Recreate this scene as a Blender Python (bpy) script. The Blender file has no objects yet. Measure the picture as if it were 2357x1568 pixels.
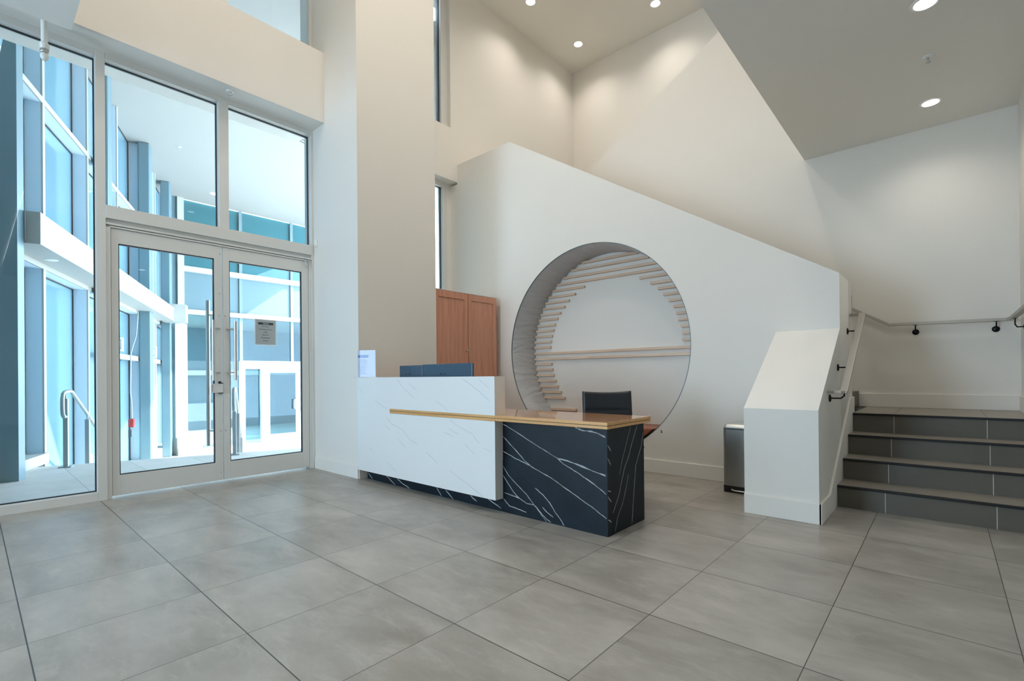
import bpy, bmesh, math, random
from mathutils import Vector, Matrix
random.seed(7)
PI = math.pi
scn = bpy.context.scene
COL = scn.collection

# ------------------------------------------------------------------ camera
W, H = 2357, 1568
F_PX, CX, CY = 1112.4442, 1214.8146, 861.0624
YAW, PITCH, ROLL = 0.7119, 0.0029, -0.0095
CAM = Vector((-0.153476, -5.278757, 1.073234))
fw = Vector((math.cos(YAW)*math.cos(PITCH), math.sin(YAW)*math.cos(PITCH), math.sin(PITCH)))
rt = Vector((math.sin(YAW), -math.cos(YAW), 0.0))
up = rt.cross(fw)
rt, up = math.cos(ROLL)*rt + math.sin(ROLL)*up, -math.sin(ROLL)*rt + math.cos(ROLL)*up
cd = bpy.data.cameras.new('camera')
cam = bpy.data.objects.new('camera', cd)
COL.objects.link(cam)
cam.matrix_world = Matrix(((rt.x, up.x, -fw.x, CAM.x), (rt.y, up.y, -fw.y, CAM.y),
                           (rt.z, up.z, -fw.z, CAM.z), (0, 0, 0, 1)))
cd.sensor_width = 36.0
cd.lens = F_PX/W*36.0
cd.shift_x = -(CX - W/2)/W
cd.shift_y = (CY - H/2)/W
cd.clip_start, cd.clip_end = 0.05, 400
scn.camera = cam

# ------------------------------------------------------------------ world, sun, daylight, exposure
world = bpy.data.worlds.new('world')
scn.world = world
world.use_nodes = True
wn = world.node_tree
bg = wn.nodes['Background']
bg.inputs['Color'].default_value = (0.64, 0.81, 1.0, 1)
bg.inputs['Strength'].default_value = 18.0

def add_light(name, kind, loc, target=None, **kw):
    l = bpy.data.lights.new(name, kind)
    o = bpy.data.objects.new(name, l)
    COL.objects.link(o)
    o.location = loc
    if target is not None:
        o.rotation_euler = (Vector(target) - Vector(loc)).to_track_quat('-Z', 'Y').to_euler()
    for k, v in kw.items():
        if k == 'portal':
            l.cycles.is_portal = v
        else:
            setattr(l, k, v)
    return o

SUN_DIR = Vector((0.72, -0.36, 0.60)).normalized()       # towards the sun
sun = add_light('sun', 'SUN', (12, -6, 12), energy=18.0, angle=0.009, color=(1.0, 0.97, 0.92))
sun.rotation_euler = SUN_DIR.to_track_quat('Z', 'Y').to_euler()

def portal(name, loc, target, sx, sy):
    o = add_light(name, 'AREA', loc, target, shape='RECTANGLE', size=sx, size_y=sy, portal=True)
    return o
portal('window_portal', (-1.9, 0.5, 2.0), (-1.9, -1, 2.0), 9.0, 4.0)
portal('window_portal', (-5.95, -0.92, 1.9), (0, -0.92, 1.9), 2.4, 3.5)

vs = scn.view_settings
vs.view_transform = 'Standard'
vs.look = 'None'
vs.exposure = 0.0
vs.gamma = 1.0
vs.use_curve_mapping = False
scn.cycles.use_denoising = True
scn.cycles.max_bounces = 12
scn.cycles.diffuse_bounces = 7
scn.cycles.glossy_bounces = 6
scn.cycles.transparent_max_bounces = 24
scn.cycles.transmission_bounces = 8
scn.cycles.sample_clamp_indirect = 6.0
scn.cycles.caustics_reflective = False
scn.cycles.caustics_refractive = False
scn.cycles.blur_glossy = 0.5

# ------------------------------------------------------------------ materials
def srgb(r, g, b):
    f = lambda c: (c/255/12.92) if c/255 <= 0.04045 else ((c/255 + 0.055)/1.055)**2.4
    return (f(r), f(g), f(b), 1)

class NT:
    def __init__(s, name):
        s.m = bpy.data.materials.new(name)
        s.m.use_nodes = True
        s.t = s.m.node_tree
        s.b = s.t.nodes['Principled BSDF']
        s.out = s.t.nodes['Material Output']
    def n(s, kind, **kw):
        x = s.t.nodes.new(kind)
        for k, v in kw.items():
            if k.startswith('i_'):
                key = k[2:]
                key = int(key) if key.isdigit() else key.replace('_', ' ')
                x.inputs[key].default_value = v
            else:
                setattr(x, k, v)
        return x
    def l(s, a, b):
        s.t.links.new(a, b)
    def math(s, op, a, b=None, c=None):
        x = s.n('ShaderNodeMath', operation=op)
        for i, v in enumerate((a, b, c)):
            if v is None: continue
            if isinstance(v, (int, float)): x.inputs[i].default_value = v
            else: s.l(v, x.inputs[i])
        return x.outputs[0]
    def mix(s, fac, a, b):
        x = s.n('ShaderNodeMix', data_type='RGBA')
        for sock, v in ((x.inputs[0], fac), (x.inputs[6], a), (x.inputs[7], b)):
            if isinstance(v, (int, float, tuple)): sock.default_value = v
            else: s.l(v, sock)
        return x.outputs[2]
    def pos(s):
        return s.n('ShaderNodeNewGeometry').outputs['Position']
    def bump(s, h, strength=0.2, dist=0.01):
        b = s.n('ShaderNodeBump', i_Strength=strength, i_Distance=dist)
        s.l(h, b.inputs['Height'])
        s.l(b.outputs[0], s.b.inputs['Normal'])

def simple(name, col, rough=0.5, metal=0.0, spec=0.5, noise=0.0, nscale=8.0, coat=0.0, bump=0.0, stretch=None):
    k = NT(name)
    k.b.inputs['Base Color'].default_value = col
    k.b.inputs['Roughness'].default_value = rough
    k.b.inputs['Metallic'].default_value = metal
    k.b.inputs['Specular IOR Level'].default_value = spec
    k.b.inputs['Coat Weight'].default_value = coat
    if noise or bump:
        tc = k.n('ShaderNodeTexCoord').outputs['Object']
        if stretch:
            mp = k.n('ShaderNodeMapping'); mp.inputs['Scale'].default_value = stretch
            k.l(tc, mp.inputs[0]); tc = mp.outputs[0]
        nz = k.n('ShaderNodeTexNoise', i_Scale=nscale, i_Detail=4.0)
        k.l(tc, nz.inputs['Vector'])
        if noise:
            d = tuple(c*(1-noise) for c in col[:3]) + (1,)
            u = tuple(min(1, c*(1+noise)) for c in col[:3]) + (1,)
            k.l(k.mix(nz.outputs[0], d, u), k.b.inputs['Base Color'])
        if bump:
            k.bump(nz.outputs[0], bump)
    return k.m

M = {}
M['wall'] = simple('white_wall_paint', srgb(226, 222, 214), 0.62, noise=0.012, nscale=1.5)
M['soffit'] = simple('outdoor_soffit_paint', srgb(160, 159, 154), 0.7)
M['ceil'] = simple('ceiling_paint', srgb(236, 233, 226), 0.7, noise=0.01, nscale=1.0)
M['alu'] = simple('painted_aluminium', srgb(218, 217, 212), 0.42, 0.08, noise=0.02, nscale=3)
M['alu_dark'] = simple('dark_gasket', srgb(24, 32, 36), 0.5)
M['steel'] = simple('brushed_steel', srgb(192, 192, 187), 0.34, 0.7, noise=0.06, nscale=30, stretch=(1, 1, 8))
M['steel_bin'] = simple('brushed_steel_sheet', srgb(160, 160, 155), 0.33, 0.9, noise=0.04, nscale=40, stretch=(1, 1, .2))
M['rail'] = simple('satin_rail_paint', srgb(176, 170, 160), 0.4, 0.3)
M['rail_out'] = simple('galvanised_rail_paint', srgb(150, 160, 162), 0.38, 0.3)
M['black'] = simple('black_plastic', srgb(14, 14, 15), 0.4)
M['blackmetal'] = simple('black_bracket_metal', srgb(18, 18, 18), 0.25, 0.5)
M['leather'] = simple('black_leather', srgb(22, 26, 32), 0.42, noise=0.15, nscale=60, bump=0.15)
M['screen'] = simple('monitor_shell', srgb(54, 80, 100), 0.3, 0.0)  # blue of reflected daylight is mixed into this colour
M['white_pl'] = simple('white_enamel', srgb(236, 236, 232), 0.35)
M['brown_leather'] = simple('tan_leather', srgb(150, 88, 66), 0.45, noise=0.1, nscale=20, bump=0.1)
M['nosing'] = simple('black_nosing', srgb(5, 5, 5), 0.6)
M['oak_slat'] = None
M['grey_ext'] = simple('exterior_concrete', srgb(186, 184, 178), 0.8, noise=0.05, nscale=4)
M['ext_white'] = simple('exterior_white_metal', srgb(172, 172, 166), 0.45)
M['ext_reveal'] = simple('shaded_reveal_blue', srgb(206, 220, 230), 0.45)  # blue shade of the frame reveals is put into the colour
M['ext_col'] = simple('dark_grey_column_paint', srgb(100, 126, 134), 0.35, 0.1, noise=0.12, nscale=2.5, stretch=(1, 1, .3))
M['red'] = simple('red_alarm_enamel', srgb(150, 36, 36), 0.4)
M['paper_grey'] = simple('grey_notice_card', srgb(176, 182, 184), 0.6)
M['ink'] = simple('dark_ink', srgb(52, 60, 66), 0.7)
M['paper'] = simple('white_paper', srgb(206, 214, 226), 0.7)
M['paper_blue'] = simple('blue_print', srgb(92, 134, 184), 0.6)
M['paper_line'] = simple('pale_print', srgb(146, 164, 196), 0.6)
M['brass'] = simple('oak_inlay', srgb(196, 158, 92), 0.35, noise=0.08, nscale=20, stretch=(1, .05, 1))
M['dark_core'] = simple('dark_groove', srgb(30, 26, 20), 0.6)
M['vein_w'] = simple('white_vein', srgb(190, 194, 194), 0.3)
M['vein_g'] = simple('grey_vein', srgb(198, 203, 206), 0.35)
M['foliage'] = simple('foliage', srgb(88, 120, 74), 0.8, noise=0.4, nscale=6)
M['ext_frame'] = simple('teal_grey_mullion', srgb(104, 124, 128), 0.5)
M['blind'] = simple('pale_blue_blind', srgb(168, 214, 236), 0.8, noise=0.04, nscale=1.5)
M['asphalt'] = simple('asphalt', srgb(150, 150, 148), 0.9, noise=0.08, nscale=5)
M['teal_panel'] = simple('spandrel_panel', srgb(92, 116, 122), 0.6)

def emis(name, col, st):
    k = NT(name)
    k.b.inputs['Base Color'].default_value = (1, 1, 1, 1)
    k.b.inputs['Emission Color'].default_value = col
    k.b.inputs['Emission Strength'].default_value = st
    return k.m
M['lamp'] = emis('lamp_lens', (1.0, 0.95, 0.86, 1), 9.0)
M['lamp_out'] = emis('outdoor_lamp_lens', (1.0, 0.97, 0.92, 1), 9.0)

def glass(name, tint, refl=1.0, ior=1.45):
    k = NT(name)
    k.t.nodes.remove(k.b)
    tr = k.n('ShaderNodeBsdfTransparent'); tr.inputs[0].default_value = tint
    gl = k.n('ShaderNodeBsdfGlossy'); gl.inputs['Roughness'].default_value = 0.01
    fr = k.n('ShaderNodeFresnel', i_IOR=ior)
    f = k.math('MULTIPLY', fr.outputs[0], refl)
    mx = k.n('ShaderNodeMixShader')
    k.l(f, mx.inputs[0]); k.l(tr.outputs[0], mx.inputs[1]); k.l(gl.outputs[0], mx.inputs[2])
    k.l(mx.outputs[0], k.out.inputs[0])
    return k.m
M['glass'] = glass('clear_glass', (0.93, 0.965, 0.98, 1), 0.8)
M['glass_ext'] = glass('blue_tinted_glass', (0.60, 0.78, 0.82, 1), 0.6, 1.5)
M['glass_wing'] = simple('glass_reflection_blue', srgb(110, 146, 160), 0.06, noise=0.10, nscale=0.5, coat=0.6)  # opaque; pale reflections are put into the base colour
M['teal_light'] = simple('pale_teal_panel', srgb(168, 186, 180), 0.4)
M['acrylic'] = glass('acrylic', (0.97, 0.98, 1, 1), 0.35)

def tile_mat(name, c1, c2, grout, rough=0.31, wear=True):
    k = NT(name)
    S = 0.61
    p = k.pos()
    sp = k.n('ShaderNodeSeparateXYZ'); k.l(p, sp.inputs[0])
    fx = k.math('DIVIDE', sp.outputs[0], S); fy = k.math('DIVIDE', sp.outputs[1], S)
    def edge(f, wid):
        fr = k.math('FRACT', f)
        d = k.math('MINIMUM', fr, k.math('SUBTRACT', 1.0, fr))
        return k.math('LESS_THAN', d, wid/S)
    g = k.math('MAXIMUM', edge(fx, 0.0024), edge(fy, 0.0016))
    cell = k.n('ShaderNodeCombineXYZ')
    k.l(k.math('FLOOR', fx), cell.inputs[0]); k.l(k.math('FLOOR', fy), cell.inputs[1])
    wnz = k.n('ShaderNodeTexWhiteNoise'); k.l(cell.outputs[0], wnz.inputs['Vector'])
    off = k.n('ShaderNodeVectorMath', operation='SCALE'); k.l(wnz.outputs['Color'], off.inputs[0]); off.inputs['Scale'].default_value = 17.0
    pa = k.n('ShaderNodeVectorMath', operation='ADD'); k.l(p, pa.inputs[0]); k.l(off.outputs[0], pa.inputs[1])
    mp = k.n('ShaderNodeMapping'); k.l(pa.outputs[0], mp.inputs[0]); mp.inputs['Scale'].default_value = (2.4, 1.1, 1)
    mp.inputs['Rotation'].default_value = (0, 0, 0.35)
    n1 = k.n('ShaderNodeTexNoise', i_Scale=1.6, i_Detail=7.0, i_Roughness=0.62, i_Distortion=0.2); k.l(mp.outputs[0], n1.inputs['Vector'])
    r1 = k.n('ShaderNodeValToRGB'); k.l(n1.outputs[0], r1.inputs[0])
    r1.color_ramp.elements[0].position = 0.3; r1.color_ramp.elements[0].color = c1
    r1.color_ramp.elements[1].position = 0.7; r1.color_ramp.elements[1].color = c2
    hsv = k.n('ShaderNodeHueSaturation'); k.l(r1.outputs[0], hsv.inputs['Color'])
    k.l(k.math('MULTIPLY_ADD', wnz.outputs[0], 0.12, 0.94), hsv.inputs['Value'])
    col = hsv.outputs[0]
    rg = None
    if wear:      # pale chalky scuffs
        mp2 = k.n('ShaderNodeMapping'); k.l(pa.outputs[0], mp2.inputs[0]); mp2.inputs['Scale'].default_value = (5, 1.6, 1)
        n2 = k.n('ShaderNodeTexNoise', i_Scale=2.0, i_Detail=12.0, i_Roughness=0.78, i_Distortion=0.5); k.l(mp2.outputs[0], n2.inputs['Vector'])
        r2 = k.n('ShaderNodeMapRange'); k.l(n2.outputs[0], r2.inputs[0])
        r2.inputs[1].default_value = 0.50; r2.inputs[2].default_value = 0.72; r2.inputs[3].default_value = 0; r2.inputs[4].default_value = 0.38
        col = k.mix(r2.outputs[0], col, srgb(196, 192, 184))
        rg = k.math('MULTIPLY_ADD', n2.outputs[0], 0.35, rough - 0.14)
    k.l(k.mix(g, col, grout), k.b.inputs['Base Color'])
    if rg is not None: k.l(rg, k.b.inputs['Roughness'])
    else: k.b.inputs['Roughness'].default_value = rough
    k.bump(k.math('SUBTRACT', 1.0, g), 0.35, 0.003)
    return k.m
M['floor'] = tile_mat('stone_floor_tile', srgb(134, 128, 119), srgb(168, 162, 153), srgb(58, 56, 54))
M['terrace'] = tile_mat('pale_terrace_tile', srgb(178, 175, 168), srgb(194, 191, 184), srgb(120, 120, 118), 0.5)
M['tread'] = simple('tread_tile', srgb(142, 134, 123), 0.4, noise=0.08, nscale=6)

def riser_mat():
    k = NT('dark_riser_tile')
    p = k.pos(); sp = k.n('ShaderNodeSeparateXYZ'); k.l(p, sp.inputs[0])
    f = k.math('FRACT', k.math('DIVIDE', k.math('ADD', sp.outputs[1], 4.928), 0.61))
    g = k.math('LESS_THAN', k.math('MINIMUM', f, k.math('SUBTRACT', 1.0, f)), 0.0035)
    n1 = k.n('ShaderNodeTexNoise', i_Scale=3.0, i_Detail=6.0); k.l(p, n1.inputs['Vector'])
    c = k.mix(n1.outputs[0], srgb(80, 75, 66), srgb(100, 94, 83))
    k.l(k.mix(g, c, srgb(190, 188, 180)), k.b.inputs['Base Color'])
    k.b.inputs['Roughness'].default_value = 0.42
    return k.m
M['riser'] = riser_mat()

def wood(name, c1, c2, rough, axis='Z', scale=1.0, coat=0.0, spec=0.5):
    k = NT(name)
    tc = k.n('ShaderNodeTexCoord').outputs['Object']
    mp = k.n('ShaderNodeMapping'); k.l(tc, mp.inputs[0])
    s = {'X': (1.2, 22, 22), 'Y': (22, 1.2, 22), 'Z': (22, 22, 1.2)}[axis]
    mp.inputs['Scale'].default_value = tuple(v*scale for v in s)
    n1 = k.n('ShaderNodeTexNoise', i_Scale=1.6, i_Detail=8.0, i_Roughness=0.6, i_Distortion=0.6); k.l(mp.outputs[0], n1.inputs['Vector'])
    r = k.n('ShaderNodeValToRGB'); k.l(n1.outputs[0], r.inputs[0])
    r.color_ramp.elements[0].position = 0.32; r.color_ramp.elements[0].color = c1
    r.color_ramp.elements[1].position = 0.68; r.color_ramp.elements[1].color = c2
    k.l(r.outputs[0], k.b.inputs['Base Color'])
    k.b.inputs['Roughness'].default_value = rough
    k.b.inputs['Coat Weight'].default_value = coat
    k.b.inputs['Coat Roughness'].default_value = 0.03
    k.bump(n1.outputs[0], 0.05)
    return k.m
M['cherry'] = wood('cherry_veneer', srgb(192, 132, 106), srgb(214, 156, 128), 0.4)
M['oak_top'] = wood('varnished_oak_top', srgb(204, 138, 78), srgb(226, 166, 104), 0.25, 'Y', 0.6, coat=1.0)
M['oak_edge'] = wood('oak_edge', srgb(196, 144, 84), srgb(218, 170, 106), 0.4, 'Y', 1.0)
M['oak_slat'] = wood('pale_oak_slat', srgb(202, 172, 144), srgb(228, 204, 178), 0.5, 'Y', 1.0)

def marble_black():
    k = NT('black_marble')
    p = k.pos()
    n1 = k.n('ShaderNodeTexNoise', i_Scale=5.0, i_Detail=8.0, i_Roughness=0.65, i_Distortion=0.8); k.l(p, n1.inputs['Vector'])
    r = k.n('ShaderNodeValToRGB'); k.l(n1.outputs[0], r.inputs[0])
    r.color_ramp.elements[0].position = 0.35; r.color_ramp.elements[0].color = srgb(8, 18, 26)
    r.color_ramp.elements[1].position = 0.75; r.color_ramp.elements[1].color = srgb(16, 32, 43)
    k.l(r.outputs[0], k.b.inputs['Base Color'])
    k.b.inputs['Roughness'].default_value = 0.4
    k.b.inputs['Specular IOR Level'].default_value = 0.22
    return k.m
M['marble_b'] = marble_black()
M['marble_w'] = simple('white_marble', srgb(226, 227, 225), 0.32, noise=0.02, nscale=2.0)

def upholstery():
    k = NT('grey_padded_vinyl')
    tc = k.n('ShaderNodeTexCoord').outputs['Object']
    mp = k.n('ShaderNodeMapping'); k.l(tc, mp.inputs[0]); mp.inputs['Scale'].default_value = (1.2, 5, 5)
    n1 = k.n('ShaderNodeTexNoise', i_Scale=1.3, i_Detail=3.0, i_Distortion=1.0); k.l(mp.outputs[0], n1.inputs['Vector'])
    k.b.inputs['Base Color'].default_value = srgb(196, 198, 200)
    k.b.inputs['Roughness'].default_value = 0.42
    k.bump(n1.outputs[0], 0.8, 0.04)
    return k.m
M['vinyl'] = upholstery()

# ------------------------------------------------------------------ mesh helpers
ORG = {}
class MB:
    def __init__(s):
        s.v, s.f, s.mi, s.sm = [], [], [], []
    def add(s, vs, fs, mi=0, smooth=False):
        b = len(s.v)
        s.v += [Vector(v) for v in vs]
        for f in fs:
            s.f.append([b+i for i in f]); s.mi.append(mi); s.sm.append(smooth)
        return s
    def box(s, x0, x1, y0, y1, z0, z1, mi=0):
        x0, x1 = min(x0, x1), max(x0, x1); y0, y1 = min(y0, y1), max(y0, y1); z0, z1 = min(z0, z1), max(z0, z1)
        vs = [(x0,y0,z0),(x1,y0,z0),(x1,y1,z0),(x0,y1,z0),(x0,y0,z1),(x1,y0,z1),(x1,y1,z1),(x0,y1,z1)]
        return s.add(vs, [(0,3,2,1),(4,5,6,7),(0,1,5,4),(1,2,6,5),(2,3,7,6),(3,0,4,7)], mi)
    def obox(s, o, u, v, w, a, b, c, mi=0):      # box spanning a*u, b*v, c*w ranges from o
        o, u, v, w = Vector(o), Vector(u), Vector(v), Vector(w)
        P = lambda i, j, k: o + u*a[i] + v*b[j] + w*c[k]
        vs = [P(0,0,0),P(1,0,0),P(1,1,0),P(0,1,0),P(0,0,1),P(1,0,1),P(1,1,1),P(0,1,1)]
        return s.add(vs, [(0,3,2,1),(4,5,6,7),(0,1,5,4),(1,2,6,5),(2,3,7,6),(3,0,4,7)], mi)
    def prism(s, pts, ax, a, b, mi=0):           # 2D polygon extruded along axis ax from a to b
        def P(p, t):
            if ax == 0: return (t, p[0], p[1])
            if ax == 1: return (p[0], t, p[1])
            return (p[0], p[1], t)
        n = len(pts)
        vs = [P(p, a) for p in pts] + [P(p, b) for p in pts]
        fs = [tuple(range(n)), tuple(range(2*n-1, n-1, -1))] + [(i, (i+1) % n, n+(i+1) % n, n+i) for i in range(n)]
        return s.add(vs, fs, mi)
    def tube(s, pts, r, seg=12, mi=0, cap=True):
        pts = [Vector(p) for p in pts]
        n = len(pts); vs, fs = [], []
        prev = None
        for i, p in enumerate(pts):
            t = (pts[min(i+1, n-1)] - pts[max(i-1, 0)]).normalized()
            if prev is None:
                a = Vector((0, 0, 1)) if abs(t.z) < 0.9 else Vector((1, 0, 0))
                x = t.cross(a).normalized()
            else:
                x = (prev - t*prev.dot(t)).normalized()
            prev = x
            y = t.cross(x)
            rr = r[i] if isinstance(r, (list, tuple)) else r
            for j in range(seg):
                an = 2*PI*j/seg
                vs.append(p + (x*math.cos(an) + y*math.sin(an))*rr)
        for i in range(n-1):
            for j in range(seg):
                fs.append((i*seg+j, i*seg+(j+1) % seg, (i+1)*seg+(j+1) % seg, (i+1)*seg+j))
        s.add(vs, fs, mi, True)
        if cap:
            s.add(vs[:seg], [tuple(range(seg))], mi); s.add(vs[-seg:], [tuple(range(seg-1, -1, -1))], mi)
        return s
    def lathe(s, prof, c, ax=(0, 0, 1), seg=24, mi=0, smooth=True):   # prof: (r, h)
        ax = Vector(ax).normalized(); c = Vector(c)
        a = Vector((1, 0, 0)) if abs(ax.x) < 0.9 else Vector((0, 1, 0))
        x = ax.cross(a).normalized(); y = ax.cross(x)
        vs, fs = [], []
        for r, h in prof:
            for j in range(seg):
                an = 2*PI*j/seg
                vs.append(c + ax*h + (x*math.cos(an) + y*math.sin(an))*max(r, 1e-4))
        for i in range(len(prof)-1):
            for j in range(seg):
                fs.append((i*seg+j, i*seg+(j+1) % seg, (i+1)*seg+(j+1) % seg, (i+1)*seg+j))
        fs.append(tuple(range(seg))); fs.append(tuple(range((len(prof)-1)*seg, len(prof)*seg)))
        return s.add(vs, fs, mi, smooth)
    def strip(s, pts, w, nrm, d=0.0006, mi=0):   # thin vein lying on a face with normal nrm
        nrm = Vector(nrm).normalized(); pts = [Vector(p) for p in pts]
        n = len(pts); L = []
        for i, p in enumerate(pts):
            t = (pts[min(i+1, n-1)] - pts[max(i-1, 0)]).normalized()
            sd = t.cross(nrm).normalized()
            ww = w*(0.35 if i in (0, n-1) else random.uniform(0.7, 1.15))/2
            L.append((p + sd*ww + nrm*d, p - sd*ww + nrm*d))
        for i in range(n-1):
            s.add([L[i][0], L[i+1][0], L[i+1][1], L[i][1]], [(0, 1, 2, 3)], mi)
        return s
    def build(s, name, mats, parent=None, bevel=0.0, org=None, recalc=True, sub=0):
        if not isinstance(mats, (list, tuple)): mats = [mats]
        if parent is not None: o0 = ORG[parent.name]
        elif org is not None: o0 = Vector(org)
        else:
            mn = Vector((min(v.x for v in s.v), min(v.y for v in s.v), min(v.z for v in s.v)))
            mx = Vector((max(v.x for v in s.v), max(v.y for v in s.v), 0))
            o0 = Vector(((mn.x+mx.x)/2, (mn.y+mx.y)/2, mn.z))
        me = bpy.data.meshes.new(name)
        me.from_pydata([tuple(v - o0) for v in s.v], [], s.f)
        for m in mats: me.materials.append(M[m] if isinstance(m, str) else m)
        for p, mi, sm in zip(me.polygons, s.mi, s.sm):
            p.material_index = mi; p.use_smooth = sm
        if recalc:
            bm = bmesh.new(); bm.from_mesh(me)
            bmesh.ops.recalc_face_normals(bm, faces=bm.faces)
            bm.to_mesh(me); bm.free()
        o = bpy.data.objects.new(name, me)
        COL.objects.link(o)
        if parent is not None: o.parent = parent
        else: o.location = o0
        ORG[o.name] = o0
        if bevel:
            b = o.modifiers.new('bevel', 'BEVEL'); b.width = bevel; b.segments = 2; b.limit_method = 'ANGLE'
            b.angle_limit = 0.6
        if sub:
            m_ = o.modifiers.new('subdivision', 'SUBSURF'); m_.levels = sub; m_.render_levels = sub
        return o

def tag(o, label, cat, group=None):
    o['label'] = label; o['category'] = cat
    if group: o['group'] = group
    return o
def thing(name, loc, label, cat, group=None):
    o = bpy.data.objects.new(name, None); COL.objects.link(o)
    o.empty_display_size = 0.1
    o.location = loc; ORG[o.name] = Vector(loc)
    return tag(o, label, cat, group)
def struct(o):
    o['kind'] = 'structure'; return o
def dup(root, loc, label=None, group=None):
    def cp(a, par):
        c = a.copy(); COL.objects.link(c)
        if par is not None: c.parent = par
        for ch in a.children: cp(ch, c)
        return c
    r = cp(root, None); r.location = loc; ORG[r.name] = Vector(loc)
    if label: r['label'] = label
    if group: r['group'] = group
    return r
def subdiv_path(pts, n=4, jit=0.0, flat=None):
    out = []
    for a, b in zip(pts[:-1], pts[1:]):
        a, b = Vector(a), Vector(b)
        for i in range(n):
            p = a.lerp(b, i/n)
            if i and jit:
                j_ = Vector([random.uniform(-jit, jit) for _ in range(3)])
                if flat is not None: j_[flat] = 0
                p += j_
            out.append(p)
    out.append(Vector(pts[-1])); return out

# ------------------------------------------------------------------ room shell
XD = 2.535            # left face of the big column / end of the door wall
YD = 0.41             # door wall glazing
XC = 4.74             # face of the wall with the round alcove
XB = 6.40             # wall behind the landing
ZH = 7.12             # tall ceiling
struct(MB().box(-6, 8, -11.2, 0.5, -0.15, 0).build('floor', 'floor', org=(0, 0, 0)))

# ceilings
struct(MB().box(-6.2, 0.41, -11.2, 0.09, 3.92, 4.25).build('ceiling_low_entry', 'ceil'))
struct(MB().box(0.41, XB+0.1, -11.2, -4.03, 3.615, 3.9).build('ceiling_low_stairs', 'ceil'))
struct(MB().box(0.3, 8.0, -5.9, 0.6, ZH, ZH+0.2).build('ceiling', 'ceil'))

# walls
struct(MB().box(0.21, 0.41, -4.03, 0.09, 4.25, ZH).build('wall_gallery_left', 'wall'))
struct(MB().box(0.3, XB, -4.23, -4.03, 3.9, ZH).build('wall_gallery_right', 'wall'))
struct(MB().box(XD, 3.565, -0.61, 0.6, 0, ZH).build('wall_column', 'wall'))
b = MB()
b.box(-6.2, XD, 0.09, 0.41, 3.995, 4.80)
b.box(-6.2, XD, 0.41, 0.80, 3.995, 4.80)
b.box(-6.2, 0.41, 0.09, 0.8, 4.8, ZH)
struct(b.build('wall_bulkhead', 'wall'))
struct(MB().box(3.565, 4.79, 0.33, 0.80, 4.03, 4.82).build('wall_bulkhead_right', 'wall'))
b = MB(); b.box(4.62, 8.0, 0.33, 0.52, 4.82, ZH); b.box(4.79, 8.0, 0.33, 0.60, 0, 4.82)
struct(b.build('wall_back_left', 'wall'))
struct(MB().box(4.665, 4.79, 0.49, 0.60, 0, 4.03).build('trim_1', 'wall'))
struct(MB().box(7.8, 8.0, -5.9, 0.33, 0, ZH).build('wall_back', 'wall'))
# stair spine wall: slanted guard of the upper flight
pts = [(-5.95, 0), (-5.95, ZH), (-5.49, ZH), (-0.937, 4.351), (0.33, 3.578), (0.33, 0)]
struct(MB().prism(pts, 0, XB, XB+0.14).build('wall_landing', 'wall'))
struct(MB().box(4.45, XB, -6.0, -5.83, 0, 3.615).build('wall_stair_right', 'wall'))
struct(MB().box(XB, 8.0, -6.1, -5.9, 0, ZH).build('wall_stair_far', 'wall'))
struct(MB().box(4.45, 4.6, -11.2, -6.0, 0, 3.615).build('wall_right', 'wall'))
b = MB(); b.box(-6.2, 4.6, -11.2, -11.0, 0, 4.0)
struct(b.build('wall_rear', 'wall'))
b = MB(); b.box(-6.2, -6.0, -11.2, 0.5, 0, 0.2); b.box(-6.2, -6.0, -11.2, 0.5, 3.6, 4.0)
b.box(-6.2, -6.0, -11.2, -2.1, 0.2, 3.6); b.box(-6.2, -6.0, 0.25, 0.5, 0.2, 3.6)
struct(b.build('wall_left', 'wall'))

# wall with the round alcove (opening cut by construction)
CYc, CZc, CR = -2.028, 1.391, 1.263
outl = [(-4.6, 0), (-4.6, 1.929), (-0.764, 4.295), (0.33, 4.295), (0.33, 4.0), (0.60, 4.0), (0.60, 0)]
def wall_with_hole():
    N = 144
    cv = bpy.data.curves.new('outline', 'CURVE'); cv.dimensions = '2D'; cv.fill_mode = 'BOTH'; cv.extrude = 0.2465
    sp = cv.splines.new('POLY'); sp.points.add(len(outl)-1)
    for p, q in zip(sp.points, outl): p.co = (q[0], q[1], 0, 1)
    sp.use_cyclic_u = True
    sp = cv.splines.new('POLY'); sp.points.add(N-1)
    for i, p in enumerate(sp.points):
        a = 2*PI*i/N; p.co = (CYc + CR*math.cos(a), CZc + CR*math.sin(a), 0, 1)
    sp.use_cyclic_u = True
    t = bpy.data.objects.new('tmp', cv); COL.objects.link(t)
    bpy.context.view_layer.update()
    me = bpy.data.meshes.new_from_object(t.evaluated_get(bpy.context.evaluated_depsgraph_get()))
    bpy.data.objects.remove(t)
    for v in me.vertices:
        y, z, x = v.co; v.co = (x + 0.2465, y, z)
    me.name = 'wall_alcove'
    me.materials.clear(); me.materials.append(M['wall'])
    o = bpy.data.objects.new('wall_alcove', me); COL.objects.link(o); o.location = (XC, 0, 0)
    ORG[o.name] = Vector((XC, 0, 0))
    return struct(o)
wall_with_hole()
struct(MB().prism(outl, 0, 5.2335, 5.43).build('wall_stair_guard', 'wall'))
# low buttress with the sloping top
struct(MB().prism([(3.77, 0), (3.77, 0.805), (4.74, 1.453), (4.74, 0)], 1, -4.6, -4.098).build('wall_buttress', 'wall'))

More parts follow.
